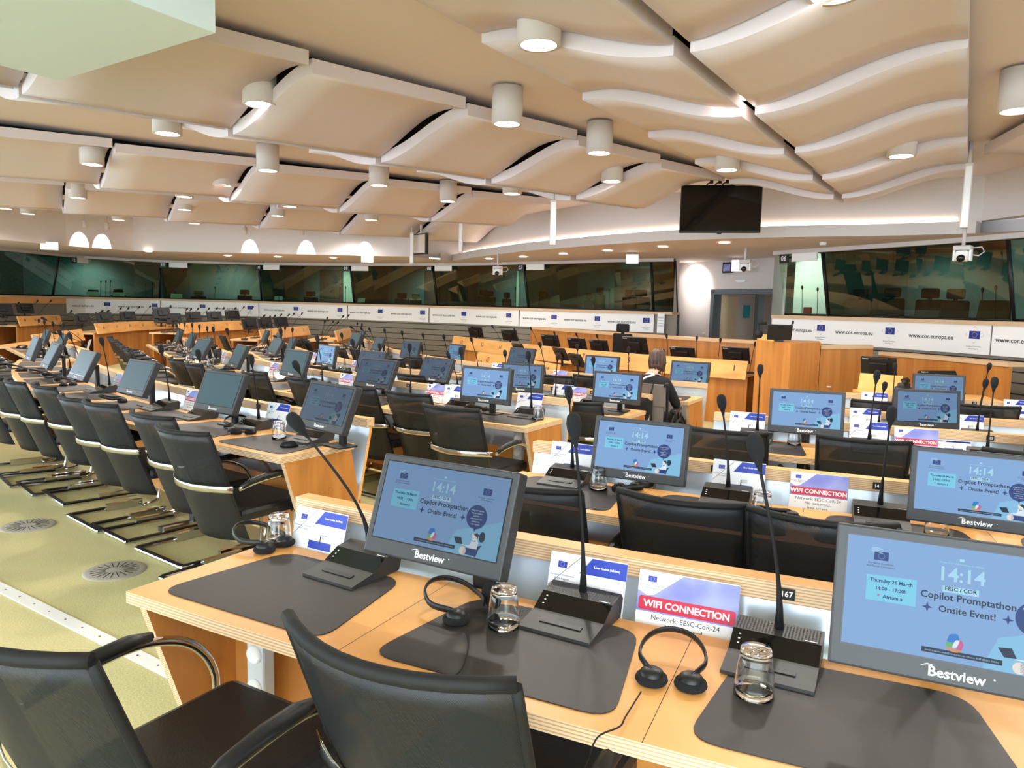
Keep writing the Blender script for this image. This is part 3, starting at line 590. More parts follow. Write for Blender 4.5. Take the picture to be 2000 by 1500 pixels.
# ------------------------------------------------------------------ desks
DEP = 0.56
def sweep(bm, P, N, prof, mids, closed=True, ends=True, org=Vector((0, 0))):
    rings = [[bm.verts.new((p.x + n.x * o - org.x, p.y + n.y * o - org.y, z)) for (o, z) in prof] for p, n in zip(P, N)]; k = len(prof)
    for a, b in zip(rings, rings[1:]):
        for j in range(k if closed else k - 1): bm.faces.new((a[j], a[(j + 1) % k], b[(j + 1) % k], b[j])).material_index = mids[j]
    if ends and closed:
        for r in (rings[0][::-1], rings[-1]): bm.faces.new(r).material_index = mids[-1]
def desk_parts(o, P, N, org, dz, end0, end1, front_board=True, cap=0.88):
    z = dz
    bm = BM(); sweep(bm, P, N, [(0, z + 0.705), (0, z + 0.74), (DEP, z + 0.74), (DEP, z + 0.705)], [1, 0, 1, 0, 1], org=org)
    ob('worktop', mesh('worktop', bm, ['maple', 'ply_edge']), o)
    bm = BM(); sweep(bm, P, N, [(0.59, z + 0.36), (0.61, z + 0.36), (0.72, z + cap - 0.05), (0.695, z + cap - 0.05)], [0, 0, 0, 0, 1], org=org)
    ob('back_panel', mesh('back_panel', bm, ['steel_panel', 'maple']), o)
    bm = BM(); sweep(bm, P, N, [(0.67, z + cap - 0.055), (0.67, z + cap), (0.735, z + cap), (0.735, z + cap - 0.055)], [1, 0, 1, 0, 1], org=org)
    ob('cap_rail', mesh('cap_rail', bm, ['maple', 'ply_edge']), o)
    bm = BM(); sweep(bm, P, N, [(0.60, z + 0.02), (0.62, z + 0.02), (0.62, z + 0.38), (0.60, z + 0.38)], [0] * 5, org=org)
    sweep(bm, P, N, [(0.36, z + 0.16), (0.38, z + 0.16), (0.38, z + 0.5), (0.36, z + 0.5)], [0] * 5, org=org)
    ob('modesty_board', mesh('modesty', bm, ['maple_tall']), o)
    for on_, p, n, sg in ((end0, P[0], N[0], 1), (end1, P[-1], N[-1], -1)):
        if not on_: continue
        t = Vector((n.y, -n.x)); t = t if (P[1] - P[0]).dot(t) * 1 > 0 else -t
        t = t * sg
        bm = BM(); pr = [(0.03, 0.705), (0.54, 0.705), (0.70, 0.0), (0.26, 0.0)]
        a = [bm.verts.new((p.x + n.x * q - org.x + t.x * 0.005, p.y + n.y * q - org.y + t.y * 0.005, z + zz)) for q, zz in pr]; b = [bm.verts.new((p.x + n.x * q - org.x + t.x * 0.035, p.y + n.y * q - org.y + t.y * 0.035, z + zz)) for q, zz in pr]
        bm.faces.new(a); bm.faces.new(b)
        for i in range(4): bm.faces.new((a[i], a[(i + 1) % 4], b[(i + 1) % 4], b[i])).material_index = 1
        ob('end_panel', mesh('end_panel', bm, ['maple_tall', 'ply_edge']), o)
def f_pad(bm): prism(bm, rounded([(-0.315, 0.055), (0.315, 0.055), (0.245, 0.50), (-0.245, 0.50)], 0.075), 0.0, 0.003)
def f_leg(bm): box(bm, (0.06, 0.06, 0.705), (0, 0.36, 0.3525)); box(bm, (0.05, 0.5, 0.03), (0, 0.3, 0.69)); box(bm, (0.07, 0.5, 0.03), (0, 0.36, 0.015))
def f_plate(bm): box(bm, (0.042, 0.006, 0.030), bev=0.001)
DESK_LAB = {'R1': 'maple desk directly before the viewer with three large black pads in view', 'R2': 'maple desk run with plates 139 to 141, second from the viewer across the aisle', 'R3': 'maple desk run with plates 103 to 105, behind the big frontal screen pair', 'R4': 'maple desk run squeezed between seats 103 to 105 and the last desk before the lectern', 'R5': 'maple desk run directly in front of the wooden lectern block', 'A': 'long curved maple desk along the green floor with a full row of black chairs', 'M1': 'curved maple desk one row behind the long desk, ending beside the aisle with one glass', 'M2': 'curved maple desk two rows behind the long desk, its end beside the wheelchair', 'M3': 'innermost curved maple desk, at whose end the wheelchair user sits'}
SEATS = {}
for key, d in ROWS.items():
    a0, a1 = d['span']; r = d['r']; n = max(6, int(abs(a1 - a0) / 1.2)); P = [pol(r, a0 + (a1 - a0) * i / n) for i in range(n + 1)]
    N = [(C - p).normalized() for p in P]; org = P[n // 2] if key != 'R1' else pol(r, -114)
    o = thing('conference_desk', DESK_LAB[key], 'desk', (org.x, org.y, 0.0), 0, 'curved conference desks')
    near_end_high = key in ('A', 'M1', 'M2', 'M3')
    desk_parts(o, P, N, org, d['dz'], True, near_end_high)
    pitch = 2.6 if key == 'R1' else math.degrees(0.74 / r) * (1 if key != 'R2' else 0.97)
    angs = []; k = 0
    while True:
        a = (a0 + pitch * (k + 0.5)) if key[0] == 'R' else (a1 - pitch * (k + 0.5))
        if not (a0 < a < a1) or (key[0] == 'R' and proj((*pol(r, a), 0.74))[0] > 2500): break
        angs.append(a); k += 1
    SEATS[key] = angs
    for a in angs:
        p = pol(r, a) - org; ob('desk_pad', cached('pad', f_pad, ['desk_pad']), o, (p.x, p.y, d['dz'] + 0.7403), (0, 0, yaw_in(a)))
    for k, a in enumerate(angs[2::4]):
        p = pol(r, a + pitch / 2) - org; ob('support_leg', cached('leg', f_leg, ['dark_grey']), o, (p.x, p.y, d['dz']), (0, 0, yaw_in(a)))
    wt = [c_ for c_ in o.children if c_.name.startswith('worktop')][0].data; bm = BM(); bm.from_mesh(wt); wt.materials.append(MATS['groove'])
    for k in range(1, len(angs)):
        a = (a0 + pitch * k) if key[0] == 'R' else (a1 - pitch * k); p = pol(r, a) - org; q = pol(r - DEP, a) - org; t = Vector((q - p)).normalized(); w = Vector((-t.y, t.x)) * 0.0008
        bm.faces.new([bm.verts.new((*v, d['dz'] + 0.7402)) for v in (p + w, p - w, q - w, q + w)]).material_index = 2
    bm.to_mesh(wt); bm.free(); d['obj'] = o; d['org'] = org
def plate(key, px, s):
    d = ROWS[key]; a = ang_at(d['r'] - 0.67, px, d['dz'] + 0.86); p = pol(d['r'] - 0.666, a) - d['org']
    q = ob('number_plate', cached('plate', f_plate, ['plate_black']), d['obj'], (p.x, p.y, d['dz'] + 0.852), (0, 0, yaw_in(a)))
    bm = BM(); text(bm, s, 0.021, 0, 0, 0.0036, 0, Matrix.Rotation(PI / 2, 4, 'X'), bold=0.02); ob('plate_digits', flatmesh('pd', bm, ['plate_white']), q)
for key, px, s in (('R1', 738, '166'), ('R1', 1537, '167'), ('R2', 1136, '139'), ('R2', 1398, '140'), ('R2', 1715, '141'), ('R3', 1467, '103'), ('R3', 1688, '104'), ('R3', 1934, '105'), ('R4', 1714, '68'), ('R4', 1903, '69'), ('R5', 1903, '33'), ('M2', 1080, '66'), ('M2', 1157, '67'), ('M3', 1299, '32'), ('M1', 798, '99'), ('M2', 899, '64'), ('M3', 833, '29'), ('A', 505, '135'), ('M1', 628, '97'), ('M3', 1060, '31')): plate(key, px, s)
def f_socket(bm):
    box(bm, (0.075, 0.05, 0.6), (0, 0, 0.36), bev=0.008)
    for k in range(4): lathe(bm, [(0.0, 0.002), (0.022, 0.002), (0.027, 0.008), (0.03, 0.0)], 14, 1, Matrix.Translation((0, -0.026, 0.58 - k * 0.11)) @ Matrix.Rotation(PI / 2, 4, 'X'))
for key, a, lab in (('R1', -118.55, 'grey power socket column under the closest desk end'), ('A', -123.9, 'grey power socket column under the end of the long desk'), ('M1', -122.2, 'grey power socket column under the second long desk end')):
    d = ROWS[key]; p = pol(d['r'] - 0.30, a); tag(ob('socket_column', cached('socket', f_socket, ['socket_grey', 'trim_white']), None, (p.x, p.y, d['dz'] + 0.02), (0, 0, yaw_in(a))), lab, 'power socket')

# ------------------------------------------------------------------ cantilever chair
CH = 0.90
def cy(z): return -0.225 - 0.24 * max(0.0, (z - 0.28) / (CH - 0.28))
def sheet(bm, z0, z1, w0, w1, mi=0, n=10, th=0.018, rows=6):
    F, B = [], []
    for i in range(rows + 1):
        z = z0 + (z1 - z0) * i / rows; w = w0 + (w1 - w0) * i / rows; f, b = [], []
        for j in range(n + 1):
            u = -1 + 2 * j / n; x = u * w / 2; y = cy(z) + 0.085 * u * u - 0.035
            f.append(bm.verts.new((x, y + th / 2, z))); b.append(bm.verts.new((x, y - th / 2, z)))
        F.append(f); B.append(b)
    for i in range(rows):
        for j in range(n):
            for g in (F, B):
                q = bm.faces.new((g[i][j], g[i][j + 1], g[i + 1][j + 1], g[i + 1][j])); q.smooth = True; q.material_index = mi
        for j in (0, n): bm.faces.new((F[i][j], F[i + 1][j], B[i + 1][j], B[i][j])).material_index = mi
    for i in (0, rows):
        for j in range(n): bm.faces.new((F[i][j], F[i][j + 1], B[i][j + 1], B[i][j])).material_index = mi
def spl(P, k=4):
    P = [Vector(p) for p in P]; out = []
    for i in range(len(P) - 1):
        a, b, c, d = P[max(i - 1, 0)], P[i], P[i + 1], P[min(i + 2, len(P) - 1)]
        for j in range(k): t = j / k; out.append(0.5 * ((2 * b) + (c - a) * t + (2 * a - 5 * b + 4 * c - d) * t * t + (3 * b - a - 3 * c + d) * t ** 3))
    return out + [P[-1]]
def f_cback(bm): sheet(bm, 0.60, CH, 0.46, 0.48)
def f_ctop(bm):
    tube(bm, [(u * 0.24, cy(CH) + 0.085 * u * u - 0.035, CH + 0.004) for u in [-1 + j / 5 for j in range(11)]], 0.014, 8)
    for s in (-1, 1): tube(bm, [(s * (0.23 + 0.01 * k / 6), cy(0.6 + (CH - 0.6) * k / 6) + 0.05, 0.6 + (CH - 0.6) * k / 6) for k in range(7)], 0.011, 6)
def f_clow(bm): sheet(bm, 0.28, 0.605, 0.455, 0.46)
def f_cband(bm):
    pts = [(u * 0.275, cy(0.60) + 0.10 * u * u - 0.055, 0.595) for u in [-1 + j / 6 for j in range(13)]]; tube(bm, pts, 0.004, 8, flat=5.0)
def f_carm(bm): tube(bm, [(0, -0.26, 0.603), (0, -0.2, 0.624), (0, -0.11, 0.638), (0, -0.02, 0.642), (0, 0.04, 0.636)], [0.013, 0.018, 0.02, 0.02, 0.012], 8)
def f_carc(bm): tube(bm, spl([(0, -0.27, 0.595), (0, -0.16, 0.616), (0, -0.03, 0.627), (0, 0.06, 0.615), (0, 0.14, 0.58), (0, 0.195, 0.525), (0, 0.225, 0.46), (0, 0.228, 0.40)]), 0.008, 8, flat=1.6)
def f_cseat(bm): box(bm, (0.47, 0.47, 0.075), (0, 0.01, 0.425), bev=0.028)
def f_cleg(bm): tube(bm, spl([(0, 0.14, 0.385), (0, 0.2, 0.34), (0, 0.225, 0.2), (0, 0.22, 0.08), (0, 0.19, 0.03), (0, 0.1, 0.016)]), 0.0125, 8)
def f_csled(bm):
    tube(bm, [(-0.27, 0.12, 0.014), (-0.27, -0.40, 0.014), (0.27, -0.40, 0.014), (0.27, 0.12, 0.014)], 0.013, 6, smooth=False)
    for s in (-1, 1): box(bm, (0.03, 0.26, 0.05), (s * 0.255, -0.02, 0.03)); box(bm, (0.028, 0.5, 0.004), (s * 0.27, -0.14, 0.0285), mi=1)
    box(bm, (0.54, 0.028, 0.004), (0, -0.4, 0.0285), mi=1)
CHN = 0
def chair(x, y, rz, lab, z=0.0, group='cantilever conference chairs'):
    o = thing('conference_chair', lab, 'chair', (x, y, z), rz, group)
    ob('mesh_back', cached('cback', f_cback, ['chair_mesh']), o); ob('top_roll', cached('ctop', f_ctop, ['rubber']), o); ob('lower_back', cached('clow', f_clow, ['leather']), o)
    ob('back_band', cached('cband', f_cband, ['chrome']), o); ob('seat', cached('cseat', f_cseat, ['leather']), o); ob('sled_base', cached('csled', f_csled, ['chrome', 'black_plastic']), o)
    for s in (-1, 1):
        a = ob('armrest', cached('carm', f_carm, ['black_plastic']), o, (s * 0.285, 0, 0)); ob('arm_arc', cached('carc', f_carc, ['chrome']), a); ob('leg', cached('cleg', f_cleg, ['chrome']), o, (s * 0.2, 0, 0))
    return o
def chair_px(px, py, key, lab, dyaw=0.0):                           # centre of the top edge of the back
    dz = ROWS[key]['dz'] if key in ROWS else 0.0
    p = on(px, py, dz + CH); rz = yaw_at(p) + R_(dyaw); f = Vector((-math.sin(rz), math.cos(rz))); q = Vector((p.x, p.y)) + f * 0.485
    return chair(q.x, q.y, rz, lab, dz)
TR2, TL2 = on(988, 1370, 0.965), on(534, 1226, 0.965); e_ = (TR2 - TL2).normalized(); TR1 = on(143, 1318, 0.965)
for c_, dy, lab in (((TR2 + TL2) / 2, 0, 'black mesh chair tucked under the closest desk, its back before two leather pads'), (TR1 - e_ * 0.26, -1, 'black mesh chair standing free beside the open end of the closest desk')):
    rz = math.atan2(e_.y, e_.x) + R_(dy); f = Vector((-math.sin(rz), math.cos(rz))); q = Vector(c_[:2]) + f * 0.485; o = chair(q.x, q.y, rz, lab); o.scale = (1.08, 1.08, 1.08)
for i, (x, y) in enumerate(((332, 843), (275, 813), (176, 789), (126, 779), (70, 755), (15, 746), (-25, 738), (-70, 730))): chair_px(x, y, 'A', 'black mesh chair at the long desk beside the green floor, %s from its end' % ordw(i))
for i, (x, y) in enumerate(((868, 799), (784, 770), (682, 758), (576, 741), (484, 730), (424, 724), (368, 712), (334, 702))): chair_px(x, y, 'M1', 'black mesh chair at the second long desk, %s from its aisle end' % ordw(i))
for i, (x, y) in enumerate(((1117, 787), (1045, 782), (792, 733), (700, 738), (654, 682 + 42), (612, 716), (560, 712))): chair_px(x, y, 'M2', 'black mesh chair at the third long desk, %s from its end beside the wheelchair' % ordw(i))
for i, (x, y) in enumerate(((1149, 736), (1077, 735), (800, 698), (763, 701), (686, 683), (660, 681))): chair_px(x, y, 'M3', 'black mesh chair at the innermost desk, %s beyond the wheelchair user' % ordw(i))
for i, (x, y) in enumerate(((1010, 955), (1320, 982), (1602, 1022), (1930, 1075))): chair_px(x, y, 'R2', 'black mesh chair facing plates 139 to 141, %s from the aisle' % ordw(i))
for i, (x, y) in enumerate(((1412, 845), (1688, 863), (2030, 890))): chair_px(x, y, 'R3', 'black mesh chair facing plates 103 to 105, %s from the aisle' % ordw(i))
for i, (x, y) in enumerate(((1722, 787), (1938, 796))): chair_px(x, y, 'R5', 'black mesh chair at the desk in front of the lectern, %s from the aisle' % ordw(i))

# ------------------------------------------------------------------ monitors
MW, MH = 0.455, 0.285
SX, SY0, SY1 = 0.205, 0.046, 0.264
RX = Matrix.Rotation(PI / 2, 4, 'X')
G_MATS = ['bg', 'light', 'card', 'ink', 'navy', 'white', 'pale', 'skin', 'cop1', 'cop2', 'cop3', 'cop4']
def graphics(bm, small=True):
    w, h = 2 * SX, SY1 - SY0
    X = lambda u: -SX + u * w
    Y = lambda v: SY1 - v * h
    def P(*uv): return [(X(a), Y(b)) for a, b in uv]
    def fl(z, mi, *uv): flat(bm, P(*uv)[::-1], z, mi, RX)
    e = 0.0004
    fl(e, 6, (0.60, 1.0), (0.66, 0.72), (1.0, 0.52), (1.0, 1.0))
    flag(bm, X(0.155), Y(0.165), 0.026, e, 4, 2, RX); [fl(e, 1, (0.11, 0.10 + k * .018), (0.135, 0.09 + k * .018), (0.16, 0.10 + k * .018), (0.16, 0.107 + k * .018), (0.135, 0.097 + k * .018), (0.11, 0.107 + k * .018)) for k in range(3)]
    flag(bm, X(0.845), Y(0.20), 0.027, e, 4, 2, RX, 1)
    text(bm, 'European Economic', 0.0058, X(0.155), Y(0.235), e, 3, RX); text(bm, 'and Social Committee', 0.0058, X(0.155), Y(0.262), e, 3, RX)
    text(bm, 'European Committee', 0.0058, X(0.845), Y(0.275), e, 3, RX); text(bm, 'of the Regions', 0.0058, X(0.845), Y(0.302), e, 3, RX)
    fl(e, 2, (0.095, 0.345), (0.315, 0.335), (0.315, 0.575), (0.095, 0.575))
    text(bm, 'Thursday 26 March', 0.0098, X(0.205), Y(0.39), 2 * e, 4, RX, bold=0.03); text(bm, '14:00 - 17:00h', 0.0098, X(0.205), Y(0.46), 2 * e, 4, RX, bold=0.03); text(bm, 'Atrium 5', 0.0098, X(0.215), Y(0.53), 2 * e, 4, RX, bold=0.03); disc(bm, (X(0.152), Y(0.52)), 0.0022, 2 * e, 11, 10, RX); fl(2 * e, 11, (0.151, 0.525), (0.153, 0.525), (0.152, 0.548))
    text(bm, 'Press Ctrl+Alt+Delete to unlock', 0.0056, X(0.5), Y(0.14), e, 1, RX); fl(e, 1, (0.49, 0.09), (0.51, 0.09), (0.51, 0.115), (0.49, 0.115)); 
    text(bm, '14:14', 0.037, X(0.5), Y(0.245), 2 * e, 1, RX, bold=0.02)
    fl(e, 1, (0.425, 0.345), (0.575, 0.345), (0.575, 0.40), (0.425, 0.40)); text(bm, 'EESC / COR', 0.0105, X(0.5), Y(0.368), 2 * e, 3, RX, bold=0.02)
    text(bm, 'Copilot Promptathon', 0.0185, X(0.53), Y(0.445), 2 * e, 3, RX, bold=0.02); text(bm, 'Onsite Event!', 0.0175, X(0.53), Y(0.555), 2 * e, 3, RX, bold=0.02)
    for u in (0.365, 0.695): fl(2 * e, 4, (u, 0.51), (u + .006, 0.545), (u + 0.024, 0.555), (u + .006, 0.565), (u, 0.60), (u - .006, 0.565), (u - 0.024, 0.555), (u - .006, 0.545))
    disc(bm, (X(0.80), Y(0.52)), 0.032, 2 * e, 4, 28, RX); fl(2 * e, 4, (0.79, 0.64), (0.82, 0.64), (0.80, 0.70))
    for k, s in enumerate(('Bring your laptops', 'and get ready to', 'practise,', 'experiment, and', 'collaborate', 'with Copilot')): text(bm, s, 0.0054, X(0.80), Y(0.44 + k * 0.034), 3 * e, 5, RX)
    # ribbon emblem in four colours
    cx, cyy = 0.485, 0.83
    asp = h / w
    for mi, z_, pts in ((8, 2, [(-.052, .0), (-.034, -.075), (.022, -.085), (.034, -.03), (.012, -.03), (-.004, .0)]), (9, 3, [(-.056, .0), (-.003, .0), (-.016, .045), (-.056, .045)]), (10, 4, [(-.056, .045), (-.016, .045), (-.022, .065), (-.05, .068)]), (11, 5, [(.05, -.03), (.062, .0), (.05, .06), (.012, .06), (.03, .0), (.034, -.03)]), (10, 6, [(.05, .055), (.03, .085), (-.022, .085), (-.034, .062), (-.012, .05), (.012, .055)]), (5, 7, [(-.004, .0), (.012, -.03), (.034, -.03), (.03, .0), (.012, .045), (-.014, .045)])):
        q_ = rounded([(cx + a * 0.62, cyy + b * 0.95) for a, b in pts], 0.012, 4); fl(2 * e + 0.0001 * z_, mi, *q_)
    fl(2 * e, 3, (0.35, 0.905), (0.68, 0.905), (0.68, 0.95), (0.35, 0.95)); text(bm, 'email: it-servicedesk@cor.europa.eu - Phone: 9697 (EESC) (COR)', 0.0046, X(0.515), Y(0.929), 3 * e, 1, RX)
    # seated figure with a laptop
    fl(3 * e, 3, (0.66, 0.80), (0.715, 0.79), (0.735, 0.87), (0.685, 0.875)); fl(3 * e, 5, (0.73, 0.872), (0.78, 0.872), (0.78, 0.882), (0.73, 0.882))
    fl(3 * e, 5, (0.80, 0.78), (0.835, 0.775), (0.85, 0.82), (0.845, 0.90), (0.79, 0.90), (0.76, 0.885), (0.79, 0.86)); disc(bm, (X(0.815), Y(0.745)), 0.0085, 3 * e, 7, 16, RX); fl(4 * e, 3, (0.80, 0.72), (0.83, 0.705), (0.845, 0.73), (0.84, 0.77), (0.825, 0.75)); disc(bm, (X(0.87), Y(0.745)), 0.0095, 4 * e, 3, 14, RX, 0.014)
    fl(4 * e, 4, (0.75, 0.905), (0.86, 0.90), (0.85, 0.985), (0.75, 0.98)); disc(bm, (X(0.745), Y(0.945)), 0.011, 4 * e, 7, 18, RX); fl(3 * e, 3, (0.85, 0.86), (0.88, 0.84), (0.86, 0.90), (0.845, 0.995), (0.838, 0.995)); fl(4 * e, 3, (0.806, 0.80), (0.817, 0.806), (0.828, 0.80), (0.828, 0.815), (0.817, 0.81), (0.806, 0.815))
def f_mcase(bm): box(bm, (MW, 0.048, MH), (0, 0.024, MH / 2), bev=0.005); box(bm, (0.26, 0.03, 0.18), (0, 0.058, MH / 2), bev=0.01)
def f_mscr(bm): box(bm, (2 * SX, 0.002, SY1 - SY0), (0, 0, (SY0 + SY1) / 2))
def f_mgap(bm):
    for s in (-1, 1): box(bm, (0.003, 0.002, SY1 - SY0 + 0.006), (s * (SX + 0.0015), 0, (SY0 + SY1) / 2))
    for z in (SY0 - 0.0015, SY1 + 0.0015): box(bm, (2 * SX, 0.002, 0.003), (0, 0, z))
def f_mlogo(bm):
    text(bm, 'Bestview', 0.027, 0, 0.0215, 0.0006, 0, RX, bold=0.015); disc(bm, (0.063, 0.0275), 0.0016, 0.0006, 0, 10, RX)
    flat(bm, [(-0.062, 0.030), (-0.05, 0.036), (-0.036, 0.0335), (-0.05, 0.0338)], 0.0007, 0, RX)
NM = 0
def monitor(bl, br, zb, lv, lab, tilt=16, base=0.745, rgap=None):
    a, b = on(*bl, zb), on(*br, zb); c = (a + b) / 2; rz = math.atan2(b.y - a.y, b.x - a.x)
    o = thing('touch_monitor', lab, 'monitor', (c.x, c.y, base), rz, 'desk monitors'); h = zb - base; rot = (R_(-tilt), 0, 0)
    ob('casing', cached('mcase', f_mcase, ['bezel_grey']), o, (0, 0, h), rot); ob('screen_gap', cached('mgap', f_mgap, ['gloss_black']), o, (0, 0, h), rot)
    s = ob('screen', cached('mscr' + lv, f_mscr, ['scr_bg_' + lv if lv != 'blank' else 'screen_blank']), o, (0, 0, h), rot)
    if lv != 'blank': ob('screen_graphics', cached('mgfx' + lv, graphics, ['scr_%s_%s' % (m, lv) for m in G_MATS], True), s, (0, -0.0012, 0))
    ob('maker_lettering', cached('mlogo', f_mlogo, ['plate_white'], True), o, (0, 0, h), rot)
    bm = BM(); ty = math.tan(R_(tilt)) * 0.14 + 0.05
    out = (Vector((c.x, c.y)) - C); back = Vector((-math.sin(rz), math.cos(rz))); k = max(0.6, back.dot(-out.normalized())); gy = max(ty + 0.05, (out.length - rgap) / k) if rgap else ty + 0.07; low = 0.30 if rgap else 0.0
    if not rgap: box(bm, (0.17, 0.13, 0.012), (0, gy - 0.02, 0.004), bev=0.003)
    box(bm, (0.10, 0.03, 0.10), (0, ty + 0.03, h + 0.15)); tube(bm, [(0, ty + 0.02, h + 0.13), (0, gy, h + 0.10)], 0.018, 8); box(bm, (0.07 if rgap else 0.045, 0.03, h + 0.12 + low), (0, gy, (h + 0.12 - low) / 2), bev=0.004); ob('stand', mesh('mstand', bm, ['black_plastic']), o)
    return o
MON = [
 ('R1', (703, 1073), (983, 1139), 0.895, 'mid', 'grey tilted lit monitor on the closest desk, shown whole', 20),
 ('R1', (1638, 1297), (2123, 1395), 0.89, 'bright', 'largest monitor in view, cut by the right edge, on the closest desk beside a tumbler', 14),
 ('R2', (1153, 927), (1332, 952), 0.81, 'bright', 'lit monitor between plates 139 and 140 with headphones at its foot', 12),
 ('R2', (1781, 1016), (2042, 1052), 0.83, 'bright', 'lit monitor right of plate 141, partly behind the largest monitor', 12),
 ('R3', (1497, 842), (1649, 854), 0.83, 'bright', 'lit frontal monitor beside plate 103, above a lone tumbler', 10),
 ('R3', (2004, 884), (2190, 905), 0.83, 'bright', 'monitor past plate 105 showing only its dark edge', 10),
 ('R4', (1747, 833), (1873, 839), 0.78, 'mid', 'paler lit monitor standing over plate 104', 8),
 ('R5', (1782, 785), (1882, 791), 0.76, 'mid', 'washed out bright monitor near the telephone, the hindmost before the lectern', 8),
 ('A', (577.5, 829.5), (667, 849), 0.86, 'dim', 'dim blue monitor at the near end of the long desk by the mouse', 22),
 ('A', (380, 798), (448, 810), 0.85, 'blank', 'blank teal monitor, second from the near end of the long desk', 22),
 ('A', (227.5, 765), (275, 775), 0.85, 'blank', 'blank teal monitor, third from the near end of the long desk', 24),
 ('A', (133, 737), (158, 744), 0.85, 'blank', 'blank teal monitor, fourth from the near end of the long desk', 26),
 ('A', (78, 715), (90, 721), 0.85, 'blank', 'monitor fifth from the near end of the long desk, turned edge on', 26),
 ('A', (48, 700), (58, 705), 0.85, 'blank', 'monitor sixth from the near end of the long desk, nearly edge on', 20),
 ('M1', (901, 783), (988, 792), 0.84, 'bright', 'vivid blue lit monitor ending the second long desk by a round headset', 8),
 ('M1', (692, 753), (753, 760), 0.83, 'dim', 'dim grey monitor second from the near end of the second long desk', 26),
 ('M1', (545, 731), (588, 738), 0.83, 'blank', 'teal monitor third from the near end of the second long desk', 20),
 ('M1', (438, 712), (466, 722), 0.83, 'blank', 'dark monitor fourth from the near end of the second long desk', 26),
 ('M1', (369, 698), (390, 702), 0.83, 'blank', 'dark leaning monitor fifth from the near end of the second long desk', 28),
 ('M2', (1161, 784), (1241, 791), 0.75, 'bright', 'lit monitor directly before the wheelchair, at the end of the third long desk', 10),
 ('M2', (988, 763), (1044, 767), 0.75, 'mid', 'lit monitor half behind the vivid blue one', 10),
 ('M2', (817, 742), (868, 748), 0.75, 'dim', 'dim grey tilted monitor above the two empty black chairs', 24),
 ('M2', (697, 725), (734, 729), 0.75, 'dim', 'grey monitor mostly hidden behind another dim monitor', 24),
 ('M2', (620, 713), (646, 717), 0.75, 'bright', 'small narrow monitor shining bright blue on the third long desk', 10),
 ('M2', (517, 690), (536, 694), 0.78, 'blank', 'dark slanted monitor near the far end of the third long desk', 30),
 ('M3', (1307, 751), (1380, 757), 0.75, 'mid', 'lit monitor right of the wheelchair user on the end desk', 12),
 ('M3', (1140, 737), (1203, 742), 0.74, 'bright', 'bright monitor peeking out behind the one before the wheelchair', 10),
 ('M3', (990, 714), (1034, 718), 0.74, 'dim', 'dim monitor in front of number 14 on the podium row', 20),
 ('M3', (869, 706), (903, 712), 0.74, 'mid', 'dark blue lit monitor below number 13 of the podium', 8),
 ('M3', (783, 698), (810, 701), 0.74, 'dim', 'grey upright monitor before the slatted wall on the innermost desk', 14),
 ('M3', (720, 685), (738, 689), 0.74, 'blank', 'dark tilted monitor second along the slatted wall', 28),
 ('M3', (678, 676), (691, 678), 0.74, 'blank', 'dark tilted monitor third along the slatted wall', 28),
]
for key, bl, br, zb, lv, lab, tilt in MON: monitor(bl, br, zb, lv, lab, tilt, ROWS[key]['dz'] + 0.742, ROWS[key]['r'] - DEP - 0.03 if key in ('R1', 'R2', 'R3') else None)

# ------------------------------------------------------------------ microphone units
def f_ubase(bm):
    prof = [(-0.115, 0.0), (-0.115, 0.008), (-0.03, 0.022), (-0.022, 0.024), (0.035, 0.056), (0.10, 0.066), (0.115, 0.05), (0.10, 0.0)]
    a = [bm.verts.new((-0.105, y, z)) for y, z in prof]; b = [bm.verts.new((0.105, y, z)) for y, z in prof]
    bm.faces.new(a); bm.faces.new(b[::-1])
    for i in range(len(prof)): bm.faces.new((a[i], a[(i + 1) % 8], b[(i + 1) % 8], b[i]))
def f_udisp(bm):
    q = [(-0.1045, -0.0215, 0.0247), (0.1045, -0.0215, 0.0247), (0.1045, 0.0345, 0.0563), (-0.1045, 0.0345, 0.0563)]; bm.faces.new([bm.verts.new(v) for v in q])
    for k in range(3): y = -0.005 + k * 0.012; bm.faces.new([bm.verts.new(v) for v in ((-0.088, y, 0.0345 + k * 0.0067), (-0.083, y, 0.0345 + k * 0.0067), (-0.083, y + 0.003, 0.0362 + k * 0.0067), (-0.088, y + 0.003, 0.0362 + k * 0.0067))]).material_index = 1
def f_ubtn(bm): box(bm, (0.12, 0.018, 0.004), (0.0, -0.068, 0.0165), Matrix.Rotation(R_(9.4), 3, 'X'))
def f_ugrill(bm):
    for i in range(26):
        for j in range(6): disc(bm, (-0.098 + i * 0.0078, 0.043 + j * 0.0095), 0.0023, 0.0585 + j * 0.00147 + 0.0006, n=5)
def f_uname(bm): box(bm, (0.03, 0.003, 0.001), (0.08, 0.040, 0.0585))
def gooseneck(o, head):
    h = Vector(head); b = Vector((0, 0.075, 0.06)); d = h - b; up = Vector((0, 0, 1)); L = d.length
    pts = []
    for k in range(9):
        t = k / 8; side = d - up * d.z; pts.append(b + up * (d.z * t) + side * (t * t * (1.6 - 0.6 * t)))
    bm = BM(); tube(bm, pts, [0.012, 0.0085, 0.006] + [0.0045] * 3 + [0.0042] * 3, 8); ob('gooseneck', mesh('neck', bm, ['rubber']), o)
    dr = (pts[-1] - pts[-2]).normalized(); q = dr.to_track_quat('Z', 'Y')
    bm = BM(); M = Matrix.Translation(h) @ q.to_matrix().to_4x4()
    lathe(bm, [(0.0045, -0.03), (0.009, -0.012), (0.012, 0.0), (0.0175, 0.008), (0.021, 0.025), (0.0215, 0.04), (0.018, 0.058), (0.010, 0.066), (0.0, 0.068)], 14, 0, M); ob('microphone_foam', mesh('foam', bm, ['foam']), o)
